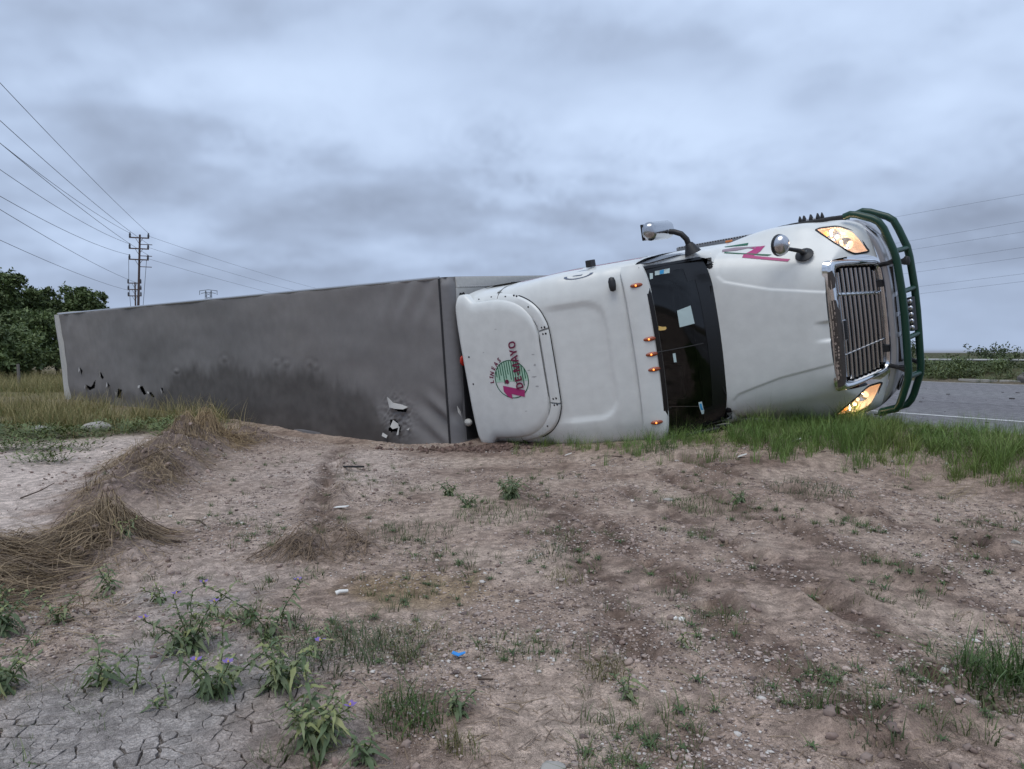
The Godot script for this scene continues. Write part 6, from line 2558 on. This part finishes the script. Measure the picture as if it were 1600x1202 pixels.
func place_plants():
	# trees on the left
	var k := 0
	for q in [[-28.0, -40.0, 6.2, 3.4, "tall dark tree at the left end of the row, cut by the frame"], [-27.2, -41.5, 5.2, 3.0, "leafy tree with a lone spike of twigs above its crown"], [-25.8, -38.5, 3.6, 3.4, "broad low tree before the tall ones at the left"], [-27.9, -44.5, 5.0, 2.8, "round-topped tree in the middle of the tree row"], [-24.9, -42.0, 5.3, 2.6, "tree with a ragged top right of the row's middle"], [-24.3, -42.5, 4.2, 2.0, "smaller tree stepping down towards the trailer"], [-23.7, -42.5, 3.7, 1.8, "last small tree, its top just clearing the trailer's rear end"], [-23.8, -34.0, 2.4, 3.0, "bright green low shrubby tree before the dark row"], [-31.5, -42.0, 6.6, 4.0, "tree just outside the left edge behind the field"]]:
		tree(Vector2(q[0], q[1]), q[2], q[3], q[4], 100 + k * 7)
		k += 1
	bush(Vector2(16.4, -31.0), 0.95, 1.8, "thin leafy bush behind the far rail just right of the bull bar", 11, 0.5)
	bush(Vector2(21.4, -32.0), 1.25, 2.4, "round dense bush standing above the far bank", 12)
	bush(Vector2(24.6, -32.5), 1.1, 2.0, "dark bush at the right edge above the far bank", 13)
	bush(Vector2(17.9, -33.0), 1.5, 0.9, "tall sparse shrub with a lone leafy tip above the bank", 14, 0.35)
	# flowering weeds on the dried mud
	weed(Vector2(-1.55, -3.42), 0.30, 5, "large violet-flowered weed at the top of the cracked mud", 3, 1, "", 0.3)
	weed(Vector2(-1.24, -2.98), 0.30, 5, "violet-flowered weed standing in the middle of the cracks", 2, 2, "", 0.5, 1.2)
	weed(Vector2(-1.78, -3.06), 0.26, 3, "flowerless weed left of the cracks with a pale crown", 0, 3, "", 0.9)
	weed(Vector2(-1.60, -3.02), 0.19, 1, "single-stemmed weed with few broad leaves in the mud", 0, 4, "", 0.5, 0.8)
	weed(Vector2(-1.42, -2.90), 0.10, 2, "low seedling weed at the edge of the cracks", 0, 5, "", 0.3)
	weed(Vector2(-1.22, -3.62), 0.30, 2, "tall thin weed with one violet flower beside the dark soil patch", 2, 6, "", 0.4)
	weed(Vector2(-0.98, -3.0), 0.24, 6, "broad bushy grey-green weed right of the cracked mud", 1, 7, "", 0.7, 1.2)
	weed(Vector2(-0.73, -2.62), 0.26, 6, "bushy weed with pale upright top leaves near the bottom", 1, 8, "", 0.9, 1.3)
	weed(Vector2(-2.42, -4.3), 0.16, 2, "small bright weed growing from the straw heap's near side", 0, 9, "", 0.9)
	weed(Vector2(-2.02, -4.12), 0.13, 2, "little weed on the edge of the mud below the straw", 0, 10, "", 0.5)
	weed(Vector2(-2.36, -3.72), 0.15, 3, "leafy weed in the shade of the straw bank", 0, 11, "", 0.5)
	weed(Vector2(-2.52, -3.5), 0.22, 6, "green weed at the left edge below the straw heap", 0, 12, "", 0.3)
	weed(Vector2(-2.15, -2.98), 0.20, 6, "bright green weed at the left edge beside the mud", 0, 13, "", 0.3)
	weed(Vector2(-2.70, -5.0), 0.12, 2, "tiny light green weed sprouting out of the straw heap", 0, 14, "", 0.9)
	weed(Vector2(-3.62, -5.95), 0.12, 2, "small dark weed on the pale track behind the straw heap", 0, 15)
	weed(Vector2(-0.02, -6.95), 0.20, 9, "dark green broad-leaved weed, largest in the middle of the dirt", 0, 16, "", 0.0, 1.3)
	weed(Vector2(-0.62, -7.15), 0.15, 6, "small leafy weed left of the large dark one", 0, 17)
	weed(Vector2(-0.42, -6.65), 0.14, 6, "weed between the small leafy one and the grass patch", 0, 18)
	weed(Vector2(-0.52, -2.52), 0.12, 3, "broad-leaved weed at the bottom edge right of the bushy one", 0, 19, "", 0.3)
	weed(Vector2(-0.22, -2.86), 0.11, 3, "small dark weed beside the bottom grass tufts", 0, 20)
	weed(Vector2(0.50, -2.98), 0.12, 2, "upright young weed in the gravel at the bottom centre", 0, 21, "", 0.6)
	weed(Vector2(0.82, -3.42), 0.11, 1, "lone upright weed right of the dry grass tuft", 0, 22, "", 0.8, 0.8)
	weed(Vector2(2.15, -6.75), 0.12, 5, "leafy weed at the right end of the flat grass patch", 0, 23)
	# tufts of grass one can point at
	grass_thing(Vector2(-0.42, -2.80), 230, 0.16, 0.15, "bright fine-bladed grass tuft beside the bushy weed", 0, 41)
	grass_thing(Vector2(-0.20, -2.62), 60, 0.13, 0.07, "upright pale grass tuft near the bottom edge", 1, 42)
	grass_thing(Vector2(-0.78, -3.40), 420, 0.17, 0.34, "sprawling long grass right of the flowering weeds", 2, 43, 0.005, 1.0)
	grass_thing(Vector2(-0.48, -3.55), 150, 0.12, 0.24, "yellowish grass straggling towards the tan patch", 1, 44, 0.004, 1.1)
	grass_thing(Vector2(0.42, -3.22), 130, 0.12, 0.10, "dense yellow-green tuft in the middle of the gravel", 1, 45, 0.004, 0.9)
	grass_thing(Vector2(0.33, -3.38), 26, 0.18, 0.14, "thin tall stalks leaning over the yellow-green tuft", 2, 46, 0.004, 0.6)
	grass_thing(Vector2(0.10, -3.38), 18, 0.10, 0.05, "sparse sprig left of the yellow-green tuft", 0, 47)
	grass_thing(Vector2(-0.12, -6.35), 260, 0.13, 0.42, "low green grass patch in front of the large dark weed", 0, 48)
	grass_thing(Vector2(-0.80, -5.75), 200, 0.11, 0.36, "thin greenish grass beside the middle straw pile", 2, 49)
	grass_thing(Vector2(0.31, -5.1), 120, 0.10, 0.22, "small grass patch below the centre of the dirt", 2, 50)
	grass_thing(Vector2(0.36, -4.6), 90, 0.09, 0.16, "brownish grass sprig under the small centre patch", 1, 51)
	grass_thing(Vector2(0.96, -4.25), 50, 0.08, 0.10, "dull tuft growing in the wheel track", 2, 52)
	grass_thing(Vector2(1.15, -3.9), 45, 0.09, 0.09, "tuft beside the pair of white stones", 0, 53)
	grass_thing(Vector2(1.78, -6.7), 320, 0.11, 0.32, "flat bright grass patch right of the middle", 0, 54)
	grass_thing(Vector2(2.95, -7.15), 300, 0.13, 0.4, "pale green grass patch before the verge", 2, 55)
	grass_thing(Vector2(3.8, -5.95), 70, 0.07, 0.16, "greyish low clump below the fan of straw", 2, 56)
	grass_thing(Vector2(2.22, -3.1), 360, 0.28, 0.24, "lush long-bladed tuft cut by the right edge", 0, 57, 0.007, 0.9)
	grass_thing(Vector2(2.12, -3.35), 60, 0.18, 0.16, "long grass leaning left from the lush right-hand tuft", 0, 58, 0.006, 1.2)
	grass_thing(Vector2(1.25, -2.85), 60, 0.15, 0.08, "thin upright tuft in the near wheel track", 0, 59, 0.004, 0.5)
	grass_thing(Vector2(1.35, -2.6), 50, 0.10, 0.10, "small tuft at the bottom right of the track", 2, 60)
	grass_thing(Vector2(2.36, -4.15), 26, 0.08, 0.07, "little tuft beside the crack in the right-hand soil", 2, 61)
	grass_thing(Vector2(1.80, -4.1), 26, 0.07, 0.10, "faint tuft left of the crack in the right-hand soil", 1, 62)
	grass_thing(Vector2(-2.35, -2.75), 260, 0.12, 0.34, "dry grass mat in the bottom left corner", 3, 63, 0.004, 1.2)
	grass_thing(Vector2(-1.32, -4.62), 50, 0.09, 0.12, "green blades at the foot of the middle straw pile", 0, 64)
	grass_thing(Vector2(1.9, -9.25), 160, 0.22, 0.22, "separate bright clump in front of the sun visor", 0, 65)
	grass_thing(Vector2(0.2, -10.1), 40, 0.10, 0.16, "sparse tuft before the lower corner of the sleeper", 2, 66)
	grass_thing(Vector2(2.3, -2.6), 40, 0.12, 0.10, "short tuft in the bottom right corner", 0, 67)
	grass_thing(Vector2(0.62, -2.42), 40, 0.07, 0.08, "tiny tuft on the bottom edge right of the flat stone", 0, 68)
	# straw
	var s0 := Color(0.12, 0.085, 0.06)
	var s1 := Color(0.40, 0.295, 0.18)
	straw_heap("straw_heap", "long combed bank of dry grass at the left edge", [[-3.05, -5.2, 0.34], [-3.25, -4.85, 0.4], [-3.3, -4.5, 0.42], [-3.15, -4.2, 0.35]], 2300, 0.75, 0.13, 71, s0, s1, Vector2(-0.75, 0.65), 0.22)
	straw_heap("straw_heap", "upright tangle of dry grass at the head of the left straw bank", [[-2.98, -5.2, 0.30], [-2.85, -5.05, 0.2]], 900, 0.36, 0.22, 72, Color(0.16, 0.12, 0.08), Color(0.40, 0.30, 0.18), Vector2(0.4, 0.9), 0.9)
	straw_heap("straw_heap", "trampled thin straw below the left bank", [[-2.55, -4.7, 0.45], [-2.6, -4.2, 0.4], [-2.45, -3.75, 0.35], [-2.55, -3.1, 0.4]], 850, 0.3, 0.03, 73, s0, s1, Vector2(1, 0.6), 1.2)
	straw_heap("straw_heap", "golden straw heap against the trailer", [[-4.7, -11.0, 0.6], [-4.2, -11.1, 0.45], [-4.4, -10.5, 0.5]], 3600, 0.5, 0.14, 74, Color(0.22, 0.155, 0.09), Color(0.50, 0.37, 0.21), Vector2(0.8, 0.5), 0.8)
	straw_heap("straw_heap", "straw and earth ridge running from the trailer towards the camera", [[-4.6, -9.9, 0.65], [-4.4, -9.1, 0.65], [-4.15, -8.3, 0.6], [-3.9, -7.5, 0.55], [-3.75, -6.9, 0.45]], 5200, 0.40, 0.10, 75, Color(0.16, 0.115, 0.075), Color(0.42, 0.315, 0.19), Vector2(0.5, 0.8), 1.1)
	straw_heap("straw_heap", "loose brown straw pile in the middle of the dirt", [[-1.35, -5.25, 0.34], [-1.15, -5.45, 0.22], [-1.55, -5.05, 0.24]], 1300, 0.32, 0.07, 76, s0, Color(0.28, 0.2, 0.13), Vector2(0.7, -0.7), 0.9)
	straw_heap("straw_heap", "thin dark straw caught on the low clods behind the middle pile", [[-1.8, -7.2, 0.4], [-2.1, -8.5, 0.4], [-1.6, -6.5, 0.35]], 520, 0.25, 0.04, 78, s0, Color(0.28, 0.2, 0.14), Vector2(0.5, -0.8), 1.2)
	straw_heap("straw_heap", "flat fan of pale straw near the right verge", [[4.3, -7.1, 0.3], [4.45, -7.15, 0.2]], 240, 0.55, 0.04, 77, Color(0.2, 0.15, 0.1), Color(0.42, 0.33, 0.2), Vector2(1, 0.2), 0.7)
	# litter and stones
	var b := Mb.new()
	b.thick(PackedVector2Array([Vector2(-0.032, -0.012), Vector2(0.0, -0.018), Vector2(0.034, -0.01), Vector2(0.03, 0.012), Vector2(0.0, 0.016), Vector2(-0.028, 0.02)]), func(p: Vector2, t: float) -> Vector3: return Vector3(p.x, t + absf(p.x) * 0.35, -p.y), 0.003)
	var o := obj("plastic_scrap", b, M.blue_plastic)
	o.position = Vector3(-0.255, hgt(-0.255, -3.385) + 0.012, -3.385)
	tag(o, "bright blue plastic scrap lying on the gravel", "plastic scrap")
	b = Mb.new()
	b.tube([Vector3(-0.03, 0, 0), Vector3(-0.01, 0.008, -0.008), Vector3(0.035, 0.004, -0.03)], 0.014, 0.010, 10)
	o = obj("crushed_cup", b, M.white_plastic)
	o.position = Vector3(-1.02, hgt(-1.02, -4.25) + 0.012, -4.25)
	tag(o, "small white crushed cup below the middle straw pile", "cup")
	b = Mb.new()
	var lp := []
	for i in 17:
		var a := TAU * i / 16.0
		lp.append(Vector3(cos(a) * 0.12 + 0.02 * sin(3.0 * a), 0.012 + 0.012 * sin(a), sin(a) * 0.07))
	b.tube(lp, 0.013, 0.013, 6, false)
	o = obj("rubber_loop", b, M.rubber)
	o.position = Vector3(-1.88, hgt(-1.88, -8.5) + 0.01, -8.5)
	tag(o, "black rubber loop lying on the pale sand before the trailer", "rubber scrap")
	b = Mb.new()
	b.thick(PackedVector2Array([Vector2(-0.07, -0.02), Vector2(0.06, -0.03), Vector2(0.08, 0.02), Vector2(-0.04, 0.035)]), func(p: Vector2, t: float) -> Vector3: return Vector3(p.x, t + 0.1 * p.x, -p.y), 0.006)
	o = obj("plastic_shard", b, M.white_plastic)
	o.position = Vector3(-1.58, hgt(-1.58, -6.6) + 0.012, -6.6)
	tag(o, "thin white shard among the clods above the middle straw pile", "plastic shard")
	for q in [[3.55, -9.0, 0.07, "white broken shard in the grass under the bonnet"], [0.75, -9.6, 0.05, "small white chip lying before the sleeper's lower corner"], [2.75, -8.6, 0.06, "pale broken piece on the dirt in front of the windscreen"]]:
		b = Mb.new()
		b.thick(PackedVector2Array([Vector2(-q[2], -q[2] * 0.3), Vector2(q[2] * 0.8, -q[2] * 0.45), Vector2(q[2], q[2] * 0.2), Vector2(-q[2] * 0.5, q[2] * 0.5)]), func(p: Vector2, t: float) -> Vector3: return Vector3(p.x, t + 0.35 * p.x, -p.y), 0.006)
		o = obj("plastic_shard", b, M.white_plastic)
		o.position = Vector3(q[0], hgt(q[0], q[1]) + 0.03, q[1])
		tag(o, q[3], "plastic shard")
	rock(Vector2(0.14, -2.47), Vector3(0.10, 0.03, 0.08), "flat pale stone at the bottom edge of the picture", "stone", M.concrete, 1)
	rock(Vector2(0.89, -3.89), Vector3(0.035, 0.025, 0.03), "left one of two white stones side by side", "stone", M.white_plastic, 2)
	rock(Vector2(0.925, -3.87), Vector3(0.04, 0.028, 0.03), "right one of two white stones side by side", "stone", M.white_plastic, 3)
	rock(Vector2(3.82, -5.42), Vector3(0.07, 0.035, 0.05), "pale stone at the right edge below the straw fan", "stone", M.concrete, 5)
	rock(Vector2(1.52, -6.95), Vector3(0.10, 0.03, 0.07), "pale flat stone above the flat bright grass patch", "stone", M.concrete, 6)
	rock(Vector2(-7.6, -13.2), Vector3(0.5, 0.22, 0.35), "white stone block among the green weeds before the tall grass", "stone", M.concrete, 7)
	rock(Vector2(-8.5, -13.0), Vector3(0.45, 0.18, 0.3), "second pale block left of the white one in the weeds", "stone", M.concrete, 8)
	rock(Vector2(-10.6, -11.9), Vector3(0.3, 0.1, 0.2), "pale stone on the track at the left edge", "stone", M.concrete, 9)
	var tw := 0
	for q in [[-4.0, -7.9, 0.35, 0.5, "dark bent twig sticking out of the earth ridge"], [-4.75, -7.2, 0.4, 0.2, "straight stick lying on the pale track by the ridge"], [-2.6, -5.9, 0.22, 0.1, "short stick on the soil between the two straw heaps"], [1.25, -9.1, 0.55, 0.12, "pale stick in front of the cab's grass"], [-0.12, -3.1, 0.09, 0.3, "short dark twig under the blue scrap"]]:
		b = Mb.new()
		b.tube([Vector3(-q[2] * 0.5, 0.01, 0), Vector3(0, 0.02 + q[2] * q[3] * 0.4, 0.03), Vector3(q[2] * 0.5, 0.01 + q[2] * q[3], -0.02)], 0.008, 0.004, 6)
		o = obj("twig", b, M.twig)
		o.position = Vector3(q[0], hgt(q[0], q[1]) + 0.01, q[1])
		o.rotation.y = tw * 1.3
		tag(o, q[4], "twig")
		tw += 1
	# fence post in the left field
	b = Mb.new()
	b.tube([Vector3(0, -0.2, 0), Vector3(0.02, 0.5, 0), Vector3(0.0, 0.95, 0)], 0.06, 0.055, 8)
	o = obj("fence_post", b, M.dirty_concrete)
	o.position = Vector3(-20.5, 0.0, -30.0)
	tag(o, "pale fence post standing in the dry grass below the trees", "fence post")
	# clods of turned earth by the trailer's front corner
	var r := RandomNumberGenerator.new()
	r.seed = 8
	b = Mb.new()
	for i in 420:
		var p := Vector2(-0.55 + r.randfn() * 0.55, -10.72 + r.randfn() * 0.16)
		var s := 0.012 + 0.05 * pow(r.randf(), 2.5)
		b.col = Color(0.13, 0.085, 0.068) * r.randf_range(0.7, 1.4)
		b.box(Vector3(p.x, hgt(p.x, p.y) + s * 0.2, p.y), Vector3(s * 1.4, s * 0.8, s), Basis.from_euler(Vector3(r.randf(), r.randf() * 6.0, r.randf())), s * 0.3)
	stuff(obj("soil_clods", b, M.stone), "dark turned earth at the trailer's front corner", "earth")
